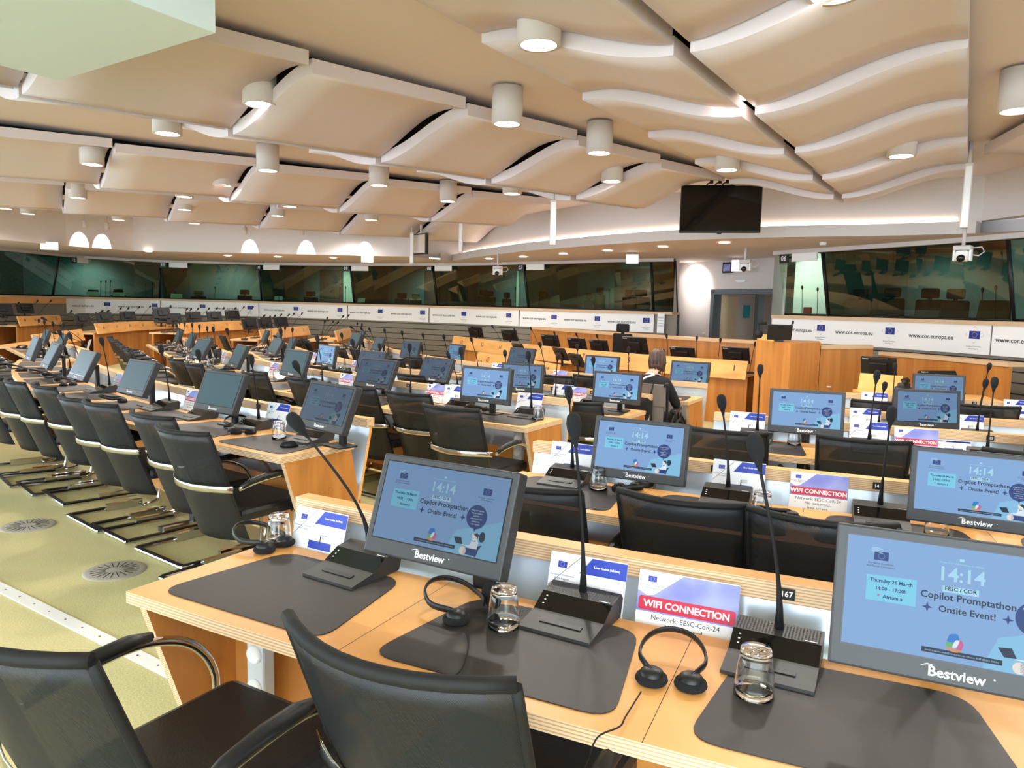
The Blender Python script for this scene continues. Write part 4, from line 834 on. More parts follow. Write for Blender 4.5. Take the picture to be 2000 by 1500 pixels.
def mic(key, head, base, lab, roff=0.43, full=True, yaw=0.0):
    d = ROWS[key]; r = d['r'] - roff; zt = d['dz'] + 0.7434
    a = ang_at(r, base[0], zt + 0.06) if base[0] is not None else 0; p = pol(r, a); rz = yaw_in(a) + R_(yaw)
    o = thing('gooseneck_microphone', lab, 'microphone', (p.x, p.y, zt), rz, 'delegate microphone units')
    nb = Vector((p.x, p.y, 0)) + Matrix.Rotation(rz, 3, 'Z') @ Vector((0, 0.075, 0)); dr = ray(*head); t = (nb.x * nb.x + nb.y * nb.y) / (nb.x * dr.x + nb.y * dr.y)
    hw = Vector((0, 0, EYE)) + dr * t; hl = Matrix.Rotation(-rz, 3, 'Z') @ (hw - Vector((p.x, p.y, zt))); hl.z = max(0.2, min(0.62, hl.z - 0.03))
    ob('unit_base', cached('ubase', f_ubase, ['dark_grey']), o); ob('display', cached('udisp', f_udisp, ['gloss_black', 'plate_white']), o)
    if full: ob('talk_button', cached('ubtn', f_ubtn, ['black_plastic']), o); ob('speaker_grille', cached('ugrill', f_ugrill, ['rubber'], True), o); ob('maker_mark', cached('uname', f_uname, ['plate_white']), o)
    gooseneck(o, hl)
MIC = {
 'R1': [((590, 822), (690, 1048)), ((1124, 832), (1117, 1150)), ((1482, 875), (1513, 1240))],
 'R2': [((1112, 768), (1106, 913)), ((1412, 786), (1417, 960)), ((1740, 810), (1722, 1003))],
 'R3': [((1485, 722), (1476, 841)), ((1712, 734), (1699, 860)), ((1942, 748), (1935, 883))],
 'R4': [((1727, 754), (1718, 826)), ((1924, 749), (1914, 842))],
 'R5': [((1748, 716), (1745, 785)), ((1931, 716), (1919, 793))],
 'A': [((583, 714), (605, 830)), ((492, 702), (486, 813)), ((389, 692), (385, 785)), ((316, 682), (312, 780)), ((200, 666), (196, 750)), ((139, 656), (146, 735)), ((119, 650), (122, 726)), ((111, 648), (100, 716)), ((88, 620), (90, 706))],
 'M1': [((1033, 694), (1028, 796)), ((901, 686), (893, 780)), ((800, 678), (790, 767)), ((690, 669), (692, 752)), ((621, 662), (617, 741)), ((549, 647), (545, 728)), ((445, 646), (444, 705)), ((417, 643), (411, 702))],
 'M2': [((1159, 704), (1151, 782)), ((1089, 697), (1077, 770)), ((987, 690), (982, 757)), ((878, 693), (884, 745)), ((824, 678), (820, 735)), ((742, 676), (738, 722)), ((668, 655), (664, 712)), ((540, 656), (538, 690))],
 'M3': [((1296, 688), (1293, 748)), ((1228, 683), (1221, 740)), ((1128, 678), (1123, 737)), ((1056, 673), (1058, 730)), ((922, 663), (925, 714)), ((868, 658), (868, 708)), ((827, 655), (825, 700)), ((786, 650), (783, 694)), ((752, 646), (751, 688)), ((723, 643), (723, 682)), ((708, 641), (705, 677)), ((689, 638), (687, 671))],
}
MLAB = {'R1': 'black gooseneck microphone on the closest desk, %s from its open end', 'R2': 'black gooseneck microphone behind plates 139 to 141, %s from the aisle', 'R3': 'black gooseneck microphone beside plates 103 to 105, %s from the aisle', 'R4': 'black gooseneck microphone on the fourth desk behind seat 104, %s from the aisle', 'R5': 'black gooseneck microphone on the desk in front of the lectern, %s from the aisle', 'A': 'black gooseneck microphone on the long green-floor desk, %s from its near end', 'M1': 'black gooseneck microphone on the second long desk, %s from its near end', 'M2': 'black gooseneck microphone on the third long desk, %s from the wheelchair end', 'M3': 'black gooseneck microphone on the innermost desk, %s from the wheelchair user'}
for key, L in MIC.items():
    for i, (h, b) in enumerate(L): mic(key, h, b, MLAB[key] % ordw(i), roff=0.47 if key == 'R1' else 0.45, full=key in ('R1', 'R2', 'R3', 'A', 'M1'), yaw=-4 if key == 'R1' else 0)

# ------------------------------------------------------------------ tumblers, headphones, paper stands, mouse
def f_tumbler(bm):                                                  # upside down: mouth on the desk, thick base up
    n = 20; rings = []
    prof = [(0.045, 0.0), (0.0435, 0.025), (0.0415, 0.05), (0.0405, 0.055), (0.0375, 0.08), (0.035, 0.102), (0.033, 0.108), (0.0, 0.108)]; inn = [(0.0, 0.096), (0.030, 0.095), (0.034, 0.085), (0.0365, 0.07), (0.0393, 0.05), (0.0421, 0.025), (0.0438, 0.0)]
    for r, z in prof + inn:
        f = 1 if 0.055 < z < 0.105 and r > 0.0305 else 0
        rings.append([bm.verts.new((r * (1 - 0.035 * f * (k % 2)) * math.cos(2 * PI * k / n), r * (1 - 0.035 * f * (k % 2)) * math.sin(2 * PI * k / n), z)) for k in range(n)] if r > 0 else [bm.verts.new((0, 0, z))])
    rings.append(rings[0])
    for a, b in zip(rings, rings[1:]):
        for j in range(n):
            u = list(dict.fromkeys([a[j % len(a)], a[(j + 1) % len(a)], b[(j + 1) % len(b)], b[j % len(b)]]))
            if len(u) > 2: bm.faces.new(u).smooth = True
for key, px, py, lab in (('R1', 545, 1062, 'upturned clear tumbler inside a headset band on the closest desk end'), ('R1', 983, 1222, 'upturned clear tumbler beside a standing headset on the closest desk'), ('R1', 1472, 1355, 'upturned clear tumbler in front of the largest monitor'),
    ('R2', 1168, 955, 'upturned clear tumbler at the foot of the monitor by plate 139'), ('R2', 1487, 1008, 'upturned clear tumbler by the headset cable under plate 140'), ('R2', 1828, 1046, 'upturned clear tumbler showing over the top of the largest monitor'), ('R3', 1551, 868, 'upturned clear tumbler below the frontal monitor of plate 103'), ('A', 545, 856, 'upturned clear tumbler near the mouse on the long desk end'),
    ('M1', 1051, 819, 'upturned clear tumbler on the wooden end of the second long desk'), ('M1', 775, 768, 'upturned tumbler behind the left one of the two empty chairs'), ('M1', 684, 756, 'upturned tumbler before the dim grey monitor'), ('M1', 606, 747, 'upturned tumbler beside a folded headset on the second long desk'), ('M1', 541, 739, 'upturned tumbler beside a violet paper sign below the teal monitor'), ('M1', 411, 717, 'upturned tumbler closest of three near the dark leaning monitors'), ('M1', 387, 713, 'upturned tumbler in the middle of three near the dark leaning monitors'), ('M1', 369, 708, 'upturned tumbler farthest of three near the dark leaning monitors'),
    ('M2', 827, 712, 'upturned tumbler left of the dim tilted monitor'), ('M2', 674, 728, 'upturned tumbler right of the small bright blue monitor'), ('M2', 660, 725, 'upturned tumbler touching the small bright blue monitor'), ('M3', 754, 698, 'upturned tumbler before the grey upright monitor by the slatted wall'), ('M3', 708, 689, 'upturned tumbler before the dark tilted monitors'), ('M3', 936, 717, 'upturned tumbler beside the dark blue monitor of the innermost desk')):
    p = on(px, py, ROWS[key]['dz'] + 0.7435); tag(ob('tumbler', cached('tumbler', f_tumbler, ['glass_clear']), None, (p.x, p.y, ROWS[key]['dz'] + 0.7435), (0, 0, px * 0.7)), lab, 'drinking glass', 'upturned tumblers')
def f_hband(bm): tube(bm, [(0.046, -0.064, 0.027), (0.058, -0.048, 0.031)] + [(0.078 * math.cos(a), 0.088 * math.sin(a) + 0.02, 0.03 + 0.028 * max(0, math.sin(a))) for a in [R_(-32 + 244 * k / 20) for k in range(21)]] + [(-0.058, -0.048, 0.031), (-0.046, -0.064, 0.027)], [0.003] + [0.004] * 23 + [0.003], 8, flat=2.4)
def f_hcup(bm): lathe(bm, [(0.0, 0.0), (0.034, 0.0), (0.038, 0.006), (0.036, 0.014), (0.028, 0.018), (0.0, 0.018)], 18, 0); lathe(bm, [(0.028, 0.018), (0.026, 0.026), (0.016, 0.032), (0.0, 0.033)], 18, 1)
def headset(px, py, zt, rz, lab, cable=None, stand=False):
    p = on(px, py, zt); o = thing('headphones', lab, 'headphones', (p.x, p.y, zt + 0.001), R_(rz), 'conference headsets')
    ob('headband', cached('hband', f_hband, ['black_plastic']), o)
    for s in (-1, 1):
        if stand and s > 0: ob('ear_cup', cached('hcup', f_hcup, ['foam', 'black_plastic']), o, (s * 0.072, -0.05, 0.04), (0, R_(85), 0))
        else: ob('ear_cup', cached('hcup', f_hcup, ['foam', 'black_plastic']), o, (s * 0.044, -0.062, 0.0), (0, 0, 0))
    if cable:
        Mi = Matrix.Rotation(-R_(rz), 3, 'Z'); pts = [Mi @ (on(x, y, zt + 0.004) - Vector((p.x, p.y, zt))) if z is None else Mi @ (on(x, y, z) - Vector((p.x, p.y, zt))) for x, y, z in cable]
        bm = BM(); sm = []
        for k in range(len(pts) - 1):
            a, b, c, d = pts[max(k - 1, 0)], pts[k], pts[k + 1], pts[min(k + 2, len(pts) - 1)]
            for j in range(6): t = j / 6; sm.append(0.5 * ((2 * b) + (c - a) * t + (2 * a - 5 * b + 4 * c - d) * t * t + (3 * b - a - 3 * c + d) * t ** 3))
        tube(bm, sm + [pts[-1]], 0.0019, 6); ob('cable', mesh('hcable', bm, ['rubber']), o)
    return o
headset(1312, 1312, 0.744, -14, 'headphones lying on bare maple in front of the tumbler by the largest monitor', [(1252, 1352, None), (1222, 1400, None), (1210, 1420, None), (1168, 1440, None), (1150, 1480, 0.70), (1142, 1500, 0.62)])
headset(893, 1192, 0.744, 38, 'headphones standing on one cup beside the middle tumbler of the closest desk', [(912, 1228, None), (915, 1262, None), (900, 1310, None), (862, 1335, None)], True)
headset(512, 1064, 0.744, 60, 'headphones curled round the tumbler at the open end of the closest desk')
headset(1238, 962, 0.744, 200, 'headphones at the foot of the monitor by plate 139')
headset(932, 803, 0.744, 150, 'headphones with a shiny round cup at the foot of the vivid blue monitor', [(920, 810, None), (950, 806, None), (975, 800, None)])
for i, (x, y, r) in enumerate(((462, 832, 20), (472, 850, 190), (222, 785, 120), (126, 752, 60), (104, 742, 90), (78, 733, 100), (34, 724, 80))): headset(x, y, 0.744, r, 'headphones on the long desk by the green floor, %s from its near end' % ordw(i))
for i, (x, y, k) in enumerate(((695, 772, 'M1'), (625, 752, 'M1'), (508, 733, 'M1'), (450, 722, 'M1'))): headset(x, y, ROWS[k]['dz'] + 0.744, 70 * i, 'black headphones heaped on the second long desk, %s from its near end' % ordw(i))
p = on(1525, 1018, 0.744); headset(1530, 1020, 0.744, 100, 'headphones with a loose cable beside the red wireless sign under plate 141', [(1512, 1016, None), (1490, 1000, None), (1500, 1040, None), (1535, 1046, None)])
def f_mouse(bm):
    lathe(bm, [(0.0, 0.036), (0.012, 0.035), (0.022, 0.028), (0.029, 0.015), (0.031, 0.004), (0.028, 0.0), (0.0, 0.0)], 20, 0, Matrix.Diagonal((1, 1.75, 1, 1)))
p = on(565, 872, 0.744); o = thing('computer_mouse', 'black computer mouse on the leather pad at the long desk end', 'mouse', (p.x, p.y, 0.744), R_(-70)); ob('body', cached('mouse', f_mouse, ['black_plastic']), o)
bm = BM(); tube(bm, [(0, 0.05, 0.012), (0.01, 0.1, 0.003), (0.06, 0.15, 0.003), (0.02, 0.2, 0.003), (-0.03, 0.17, 0.003), (0.03, 0.12, 0.003)], 0.002, 6); ob('cord', mesh('mcord', bm, ['rubber']), o)
# paper stands: A = user guide card, B = wireless notice
def stand_print(bm, kind, w, h):
    x0, x1 = -w / 2, w / 2; e = 0.0004
    def fl(z, mi, *p): flat(bm, [(x0 + a * w, b * h) for a, b in p], z, mi, RX)
    if kind == 'A':
        fl(e, 1, (0.40, 0.70), (1.0, 0.70), (1.0, 0.98), (0.55, 0.98)); text(bm, 'User Guide (tablets)', 0.0095, x0 + 0.75 * w, 0.84 * h, 2 * e, 2, RX, bold=0.02)
        fl(e, 4, (0.0, 0.42), (0.012, 0.42), (0.42, 0.985), (0.408, 0.985)); flag(bm, x0 + 0.17 * w, 0.80 * h, 0.028, e, 1, 5, RX, 6)
        text(bm, 'European Committee', 0.0085, x0 + 0.18 * w, 0.62 * h, e, 3, RX); text(bm, 'of the Regions', 0.0085, x0 + 0.18 * w, 0.56 * h, e, 3, RX)
        text(bm, 'Language', 0.008, x0 + 0.62 * w, 0.50 * h, e, 3, RX); text(bm, 'selection', 0.008, x0 + 0.62 * w, 0.45 * h, e, 3, RX)
        fl(e, 1, (0.34, 0.2), (0.78, 0.2), (0.78, 0.36), (0.34, 0.36)); fl(2 * e, 3, (0.55, 0.3), (0.57, 0.3), (0.57, 0.5), (0.55, 0.5))
    else:
        fl(e, 7, (0, 0.0), (1, 0.0), (1, 0.99), (0.0, 0.99)); fl(2 * e, 0, (0, 0.99), (0, 0.72), (0.10, 0.66), (0.17, 0.68), (0.45, 0.99))
        fl(2 * e, 0, (0, 0), (1, 0), (1, 0.44), (0, 0.44)); flag(bm, x0 + 0.14 * w, 0.89 * h, 0.024, 3 * e, 1, 5, RX, 6); text(bm, 'European Committee', 0.0075, x0 + 0.14 * w, 0.80 * h, 3 * e, 3, RX); text(bm, 'of the Regions', 0.0075, x0 + 0.14 * w, 0.765 * h, 3 * e, 3, RX)
        fl(3 * e, 8, *[((a / w + 0.5), b / h) for a, b in rounded([(-w * 0.48, h * 0.46), (w * 0.48, h * 0.46), (w * 0.48, h * 0.65), (-w * 0.48, h * 0.65)], 0.008)]); text(bm, 'WIFI CONNECTION', 0.026, 0, 0.552 * h, 4 * e, 2, RX, bold=0.03)
        text(bm, 'Network: EESC-CoR-24', 0.019, 0, 0.375 * h, 3 * e, 3, RX); text(bm, 'No password,', 0.019, 0.0, 0.27 * h, 3 * e, 3, RX); text(bm, 'free access', 0.019, 0.0, 0.16 * h, 3 * e, 3, RX)
PRM = ['white_paper', 'sign_blue', 'plate_white', 'ink', 'wall_slat', 'ink_yellow', 'booth_pale', 'sign_violet', 'sign_red']
def card(key, kind, px, lab, o_=0.575, tilt=16, w=None, zb=0.745, yaw=0):
    w = w or (0.235 if kind == 'A' else {'R1': 0.275, 'R2': 0.24, 'R3': 0.25}.get(key, 0.205)); h = 0.17 if kind == 'A' else 0.2 * min(1, w / 0.26); d = ROWS[key]; z = d['dz'] + zb; a = ang_at(d['r'] - o_, px, z + h / 2); p = pol(d['r'] - o_, a)
    o = thing('paper_stand', lab, 'paper sign', (p.x, p.y, z), yaw_in(a) + R_(yaw), 'paper signs on the desks'); rot = (R_(-tilt), 0, 0)
    ob('sheet', cached('sheet%s%.3f' % (kind, w), lambda b: box(b, (w, 0.003, h), (0, 0.0016, h / 2)), ['white_paper']), o, (0, 0, 0), rot)
    ob('print', cached('print%s%.3f' % (kind, w), lambda b: stand_print(b, kind, w, h), PRM, True), o, (0, 0, 0), rot)
for key, kind, px, lab, kw in (('R1', 'A', 612, 'white and blue user guide card at the open end of the closest desk', dict(zb=0.705)), ('R1', 'A', 1138, 'white and blue user guide card behind the middle microphone of the closest desk', dict(zb=0.715)), ('R1', 'B', 1335, 'violet card with red wireless connection band, the largest one, on the closest desk', dict(zb=0.675)),
    ('R2', 'A', 1112, 'user guide card under plate 139', {}), ('R2', 'A', 1440, 'user guide card under plate 140', {}), ('R2', 'B', 1598, 'violet wireless card with red band under plate 141', dict(zb=0.71)),
    ('R3', 'A', 1458, 'user guide card under plate 103', {}), ('R3', 'A', 1698, 'user guide card under plate 104', {}), ('R3', 'B', 1790, 'violet card slipping behind the chair right of plate 104', dict(zb=0.70)), ('R3', 'A', 1862, 'user guide card leaning low next to the violet card of plate 104', dict(tilt=60)),
    ('R4', 'A', 1690, 'user guide card peeking over the rail of plate 104', {}), ('R4', 'A', 1890, 'white card half behind the paler lit monitor', {}), ('R5', 'A', 1708, 'user guide card on the desk before the lectern', {}), ('R5', 'A', 1990, 'white card at the right end of the desk before the lectern', {}),
    ('A', 'A', 535, 'user guide card behind the tumbler on the long desk end', {}), ('A', 'B', 368, 'small violet and red card second along the long desk', {}), ('A', 'B', 224, 'violet card behind the third monitor of the long desk', {}), ('A', 'B', 106, 'pale violet card behind the fourth monitor of the long desk', {}),
    ('M1', 'B', 846, 'violet and red card beside the vivid blue monitor', {}), ('M1', 'A', 884, 'white card touching the vivid blue monitor', {}), ('M1', 'A', 1030, 'user guide card by the tumbler at the second desk end', {}), ('M1', 'B', 671, 'violet and red card beside the dim grey monitor', {}), ('M1', 'B', 530, 'violet card beside the teal monitor of the second desk', {}), ('M1', 'B', 432, 'violet card beside the fourth monitor of the second desk', {}),
    ('M2', 'A', 1096, 'user guide card at the third desk end before the wheelchair', {}), ('M2', 'B', 1124, 'violet card beside the monitor before the wheelchair', {}), ('M2', 'B', 610, 'violet card beside the small bright blue monitor', {}), ('M2', 'B', 690, 'violet card beside the hidden grey monitor', {}), ('M3', 'B', 1090, 'violet card on the innermost desk below number 14', {}), ('M3', 'B', 716, 'violet card between the dark tilted monitors', {}), ('M3', 'A', 968, 'white card left of the dim monitor on the innermost desk', {})): card(key, kind, px, lab, **kw)

# ------------------------------------------------------------------ podium, lectern block, side counter
def normals(P): 
    out = []
    for i, p in enumerate(P): t = (P[min(i + 1, len(P) - 1)] - P[max(i - 1, 0)]).normalized(); out.append(Vector((-t.y, t.x)))
    return out
def smoothpoly(P, k=5):
    out = []
    for i in range(len(P) - 1):
        a, b, c, d = P[max(i - 1, 0)], P[i], P[i + 1], P[min(i + 2, len(P) - 1)]
        for j in range(k): t = j / k; out.append(0.5 * ((2 * b) + (c - a) * t + (2 * a - 5 * b + 4 * c - d) * t * t + (3 * b - a - 3 * c + d) * t ** 3))
    return out + [P[-1]]
def on_poly(P, px):                                                 # point and tangent of a polyline at a picture column
    u = at(px, 600, 1.0).x
    for a, b in zip(P, P[1:]):
        den = (b.x - a.x) - u * (b.y - a.y)
        if abs(den) < 1e-9: continue
        s = (u * a.y - a.x) / den
        if -0.001 <= s <= 1.001: return a + (b - a) * s, (b - a).normalized()
    e = (P[0], (P[1] - P[0]).normalized()) if abs(proj((*P[0], 1))[0] - px) < abs(proj((*P[-1], 1))[0] - px) else (P[-1], (P[-1] - P[-2]).normalized())
    return e
def fronted_desk(name, lab, P, ztop, band, nums=(), group=None, depth=0.62, worktop_z=None, floor=LOW, lean=0.07, tsize=0.13):
    org = P[len(P) // 2]; N = normals(P); wz = (ztop - 0.2) if worktop_z is None else worktop_z
    o = thing(name, lab, 'desk', (org.x, org.y, floor), 0, group)
    f = lambda prof, mids, nm, mts: ob(nm, (lambda bm: (sweep(bm, P, N, [(a, z - floor) for a, z in prof], mids, org=org), mesh(nm, bm, mts))[1])(BM()), o)
    f([(0.0, ztop - band), (lean, ztop), (lean + 0.03, ztop), (0.03, ztop - band)], [0, 1, 0, 0, 0], 'number_band', ['maple', 'ply_edge'])
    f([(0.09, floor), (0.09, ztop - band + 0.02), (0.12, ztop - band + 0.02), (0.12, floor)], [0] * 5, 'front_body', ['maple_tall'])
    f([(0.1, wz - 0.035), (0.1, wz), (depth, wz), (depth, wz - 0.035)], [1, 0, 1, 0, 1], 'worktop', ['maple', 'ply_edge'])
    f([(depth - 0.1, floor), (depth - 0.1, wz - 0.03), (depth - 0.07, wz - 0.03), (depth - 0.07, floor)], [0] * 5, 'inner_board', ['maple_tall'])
    if nums:
        for px, s in nums:
            bm = BM()
            p, t = on_poly(P, px); n = Vector((-t.y, t.x)); q = p - org + n * (lean * 0.55 - 0.004)
            e2 = Vector((n.x * lean, n.y * lean, band)).normalized(); e3 = Vector((t.x, t.y, 0)).cross(e2)
            M = Matrix(((t.x, e2.x, e3.x, q.x), (t.y, e2.y, e3.y, q.y), (0, e2.z, e3.z, ztop - floor - band * 0.42), (0, 0, 0, 1))); text(bm, s, tsize, 0, 0, 0.004, 0, M); ob('seat_number', flatmesh('nums', bm, ['ink']), o)
    return o
def backmon(P, px, py, w, lab, lean=22, inn=0.38, dark='black_plastic', yaw=0, z0=None):
    p, t = on_poly(P, px); n = Vector((-t.y, t.x)); q = p + n * inn; zc = EYE - (py - proj((*q, EYE))[1]) * q.y / FPX; h = w * 0.62
    z0 = z0 if z0 is not None else zc - h * 0.5 - 0.06
    o = thing('podium_monitor', lab, 'monitor', (q.x, q.y, z0), math.atan2(t.y, t.x) + R_(yaw), 'monitors seen from behind')
    bm = BM(); box(bm, (w, 0.035, h), (0, 0, 0), bev=0.006); box(bm, (w * 0.5, 0.03, h * 0.5), (0, -0.028, 0), bev=0.008); ob('casing', mesh('pm', bm, [dark]), o, (0, 0, zc - z0), (R_(lean), 0, 0))
    bm = BM(); text(bm, 'Bestview', w * 0.05, -w * 0.36, h * 0.43, 0.0185, 0, RX); ob('maker_lettering', flatmesh('pml', bm, ['plate_white']), o, (0, 0, zc - z0), (R_(lean), 0, 0))
    bm = BM(); tube(bm, [(0, 0.01, zc - z0), (0, 0.03, 0.02), (0, 0.03, -0.02)], 0.02, 8); box(bm, (0.16, 0.12, 0.014), (0, 0.03, 0.0)); ob('stand', mesh('pms', bm, ['rubber']), o)
def farmic(hx, hy, bx, P, lab, inn=0.3, zb=None, r=0.0045, by=None):
    p, t = on_poly(P, bx); n = Vector((-t.y, t.x)); q = p + n * inn; z0 = zb if zb is not None else 0.70
    dr = ray(hx, hy); h = Vector((0, 0, EYE)) + dr * (q.y / dr.y); b = Vector((q.x, q.y, z0)); o = thing('gooseneck_microphone', lab, 'microphone', b, 0, 'slim microphones on far desks'); d = h - b
    bm = BM(); box(bm, (0.12, 0.12, 0.03), (0, 0, 0.015), bev=0.006); ob('unit_base', cached('fmb', lambda m: box(m, (0.12, 0.12, 0.03), (0, 0, 0.015), bev=0.006), ['dark_grey']), o); bm.free()
    bm = BM(); tube(bm, [(0, 0, 0.02), (d.x * 0.3, d.y * 0.3, d.z * 0.4), (d.x * 0.65, d.y * 0.65, d.z * 0.75), d * 0.98], r, 6); ob('gooseneck', mesh('fmn', bm, ['rubber']), o)
    bm = BM(); M = Matrix.Translation(d * 0.97) @ d.to_track_quat('Z', 'Y').to_matrix().to_4x4(); lathe(bm, [(0.005, -0.03), (0.016, 0.0), (0.02, 0.02), (0.02, 0.035), (0.01, 0.055), (0, 0.057)], 10, 0, M); ob('microphone_foam', mesh('fmf', bm, ['foam']), o)
POD = smoothpoly([Vector(v) for v in ((-1.45, 17.3), (-0.2, 14.95), (0.9, 13.25), (1.95, 12.0), (3.42, 10.85))])
fronted_desk('podium_desk', 'long maple podium desk numbered 13 down to 1 facing the room', POD, 0.88, 0.27, [(900, '13'), (940, '12'), (976, '11'), (1017, '10'), (1057, '9'), (1098, '8'), (1140, '7'), (1186, '6'), (1230, '5'), (1282, '4'), (1329, '3'), (1383, '2'), (1439, '1')], depth=0.8)
PF = smoothpoly([Vector(v) for v in ((-0.72, 14.0), (0.05, 12.6), (0.66, 11.4))])
fronted_desk('podium_desk', 'lower maple desk numbered 15 and 14 set before the podium', PF, 0.72, 0.26, [(951, '15'), (1067, '14')], depth=0.7)
PB = offset(POD, 2.1); PB = [p for p in PB]
bm = BM(); N = normals(PB); sweep(bm, PB, N, [(0, LOW), (0, 1.06), (0.04, 1.06), (0.04, LOW)], [0] * 5); 
o = thing('podium_back_wall', 'low maple wall with a ledge behind the podium chair', 'partition', (PB[8].x, PB[8].y, 0)); org = PB[8]
bm.free(); bm = BM(); sweep(bm, PB, N, [(0, LOW), (0, 1.06), (0.04, 1.06), (0.04, LOW)], [0] * 5, org=org); ob('boards', mesh('pbw', bm, ['maple_tall']), o)
bm = BM(); sweep(bm, PB, N, [(-0.02, 1.06), (-0.02, 1.11), (0.4, 1.11), (0.4, 1.06)], [1, 0, 1, 0, 1], org=org); ob('ledge', mesh('pbl', bm, ['maple', 'ply_edge']), o)
for i, (x, y, w) in enumerate(((900, 648, .40), (965, 654, .40), (1045, 665, .40), (1098, 672, .40), (1142, 676, .40), (1217, 674, .48), (1317, 692, .42), (1425, 693, .42))): backmon(POD, x, y, w, 'black monitor seen from behind on the podium, %s from its numbered-13 end' % ordw(i), yaw=max(0, 26 - 5 * i))
for i, (x, y) in enumerate(((979, 681), (1058, 691), (1094, 703))): backmon(PF, x, y, .36, 'black monitor on the low desk before the podium, %s from the slatted wall' % ordw(i), lean=30)
for i, (hx, hy, bx) in enumerate(((923, 641, 916), (962, 638, 957), (1005, 645, 993), (1037, 642, 1030), (1083, 651, 1070), (1126, 654, 1120), (1166, 657, 1160), (1302, 657, 1291), (1361, 661, 1348), (1407, 665, 1390), (1475, 672, 1455))): farmic(hx, hy, bx, POD, 'thin microphone on the podium, %s from its numbered-13 end' % ordw(i), 0.35, 0.68)
def exec_chair(px, ptop, dep, lab, rz, z0=0.0, group='high-backed black chairs', hh=1.25):
    p = at(px, ptop, dep); zt = p.z; o = thing('office_chair', lab, 'chair', (p.x, p.y, z0), rz, group); s = (zt - z0) / hh
    bm = BM(); box(bm, (0.46, 0.08, 0.56), (0, 0, zt - z0 - 0.46), bev=0.03); ob('backrest', mesh('ecb', bm, ['black_cloth']), o)
    bm = BM(); box(bm, (0.30, 0.07, 0.16), (0, 0, zt - z0 - 0.08), bev=0.03); tube(bm, [(0, 0, zt - z0 - 0.15), (0, 0, zt - z0 - 0.25)], 0.03, 8); ob('headrest', mesh('ech', bm, ['black_cloth']), o)
    bm = BM(); box(bm, (0.48, 0.46, 0.1), (0, -0.2, 0.46), bev=0.03); ob('seat', mesh('ecs', bm, ['black_cloth']), o)
    bm = BM(); tube(bm, [(0, -0.2, 0.42), (0, -0.2, 0.08)], 0.03, 8)
    for k in range(5): a = 2 * PI * k / 5; tube(bm, [(0, -0.2, 0.09), (0.28 * math.cos(a), -0.2 + 0.28 * math.sin(a), 0.03)], 0.02, 6)
    box(bm, (0.06, 0.06, 0.3), (0, 0.0, 0.62)); ob('swivel_base', mesh('ecw', bm, ['rubber']), o)
p5, t5 = on_poly(offset(POD, 1.15), 1217); exec_chair(1217, 632, p5.y, 'high-backed black chair behind the podium near number 5', math.atan2(t5.y, t5.x), LOW)
# lectern block
q = [at(1475, 700, 9.9), at(1543, 700, 9.25), at(1601, 700, 9.6)]; q = [Vector(v[:2]) for v in q]; nb_ = Vector((0.35, 0.94)); c0 = sum(q, Vector((0, 0))) / 3
lec = thing('lectern', 'tall faceted maple lectern block carrying a black monitor', 'lectern', (c0.x, c0.y, LOW))
bm = BM(); prism(bm, [tuple(v - c0) for v in (q[0], q[1], q[2], q[2] + nb_ * 0.6, q[0] + nb_ * 0.6)], 0, 1.23 - LOW); ob('body', mesh('lecb', bm, ['maple_tall']), lec)
bm = BM(); prism(bm, [tuple(v - c0) for v in (q[0] + nb_ * .25, q[1] + nb_ * .3 - Vector((.12, 0)), q[1] + nb_ * .7 - Vector((.12, 0)), q[0] + nb_ * 0.65)], 1.23 - LOW, 1.30 - LOW, 0); ob('raised_shelf', mesh('lecs', bm, ['maple']), lec)
LP_ = [q[0], q[1]]
pm = q[1] + Vector((-0.06, 0.25)); o = thing('lectern_monitor', 'black monitor seen from behind on top of the wooden lectern block', 'monitor', (pm.x, pm.y, 1.235), R_(-8))
bm = BM(); box(bm, (0.30, 0.03, 0.20), (0, 0, 0.12), R_(14) and Matrix.Rotation(R_(14), 3, 'X'), bev=0.006); box(bm, (0.1, 0.1, 0.02), (0, 0.03, 0.01)); ob('casing', mesh('lm', bm, ['black_plastic']), o)
bm = BM(); tube(bm, [(0.12, 0.02, 0.02), (0.13, 0.03, 0.2), (0.15, -0.02, 0.24)], 0.008, 6); lathe(bm, [(0, -0.02), (0.014, -0.01), (0.014, 0.02), (0, 0.03)], 10, M=Matrix.Translation((0.15, -0.02, 0.245))); ob('side_microphone', mesh('lmm', bm, ['rubber']), o)
pm = q[1] + Vector((-0.30, 0.33)); o = thing('headphones', 'headphones hung on a bracket at the corner of the lectern block', 'headphones', (pm.x, pm.y, 1.30), 0.3)
bm = BM(); tube(bm, [(0.0, 0, -0.01), (0.0, 0, 0.16), (0.08, 0, 0.17)], 0.008, 6); ob('bracket', mesh('hbk', bm, ['rubber']), o); bm = BM(); lathe(bm, [(0, -0.02), (0.05, -0.02), (0.05, 0.02), (0, 0.02)], 14, M=Matrix.Translation((-0.02, -0.03, 0.02)) @ Matrix.Rotation(PI / 2, 4, 'X')); box(bm, (0.12, 0.06, 0.04), (0.04, 0, 0.165), bev=0.01); ob('ear_cups', mesh('hbc', bm, ['rubber']), o)
e = [Vector(at(1602, 700, 9.75)[:2]), Vector(at(1704, 700, 10.3)[:2])]; o = thing('maple_cabinet', 'plain maple cabinet joined to the right of the lectern block', 'cabinet', (e[0].x, e[0].y, LOW))
bm = BM(); prism(bm, [tuple(v - e[0]) for v in (e[0], e[0] + (e[1] - e[0]) * 0.83, e[1], e[1] + nb_ * 0.3, e[0] + nb_ * 0.5)], 0, 1.14 - LOW); ob('body', mesh('cab', bm, ['maple_tall']), o)
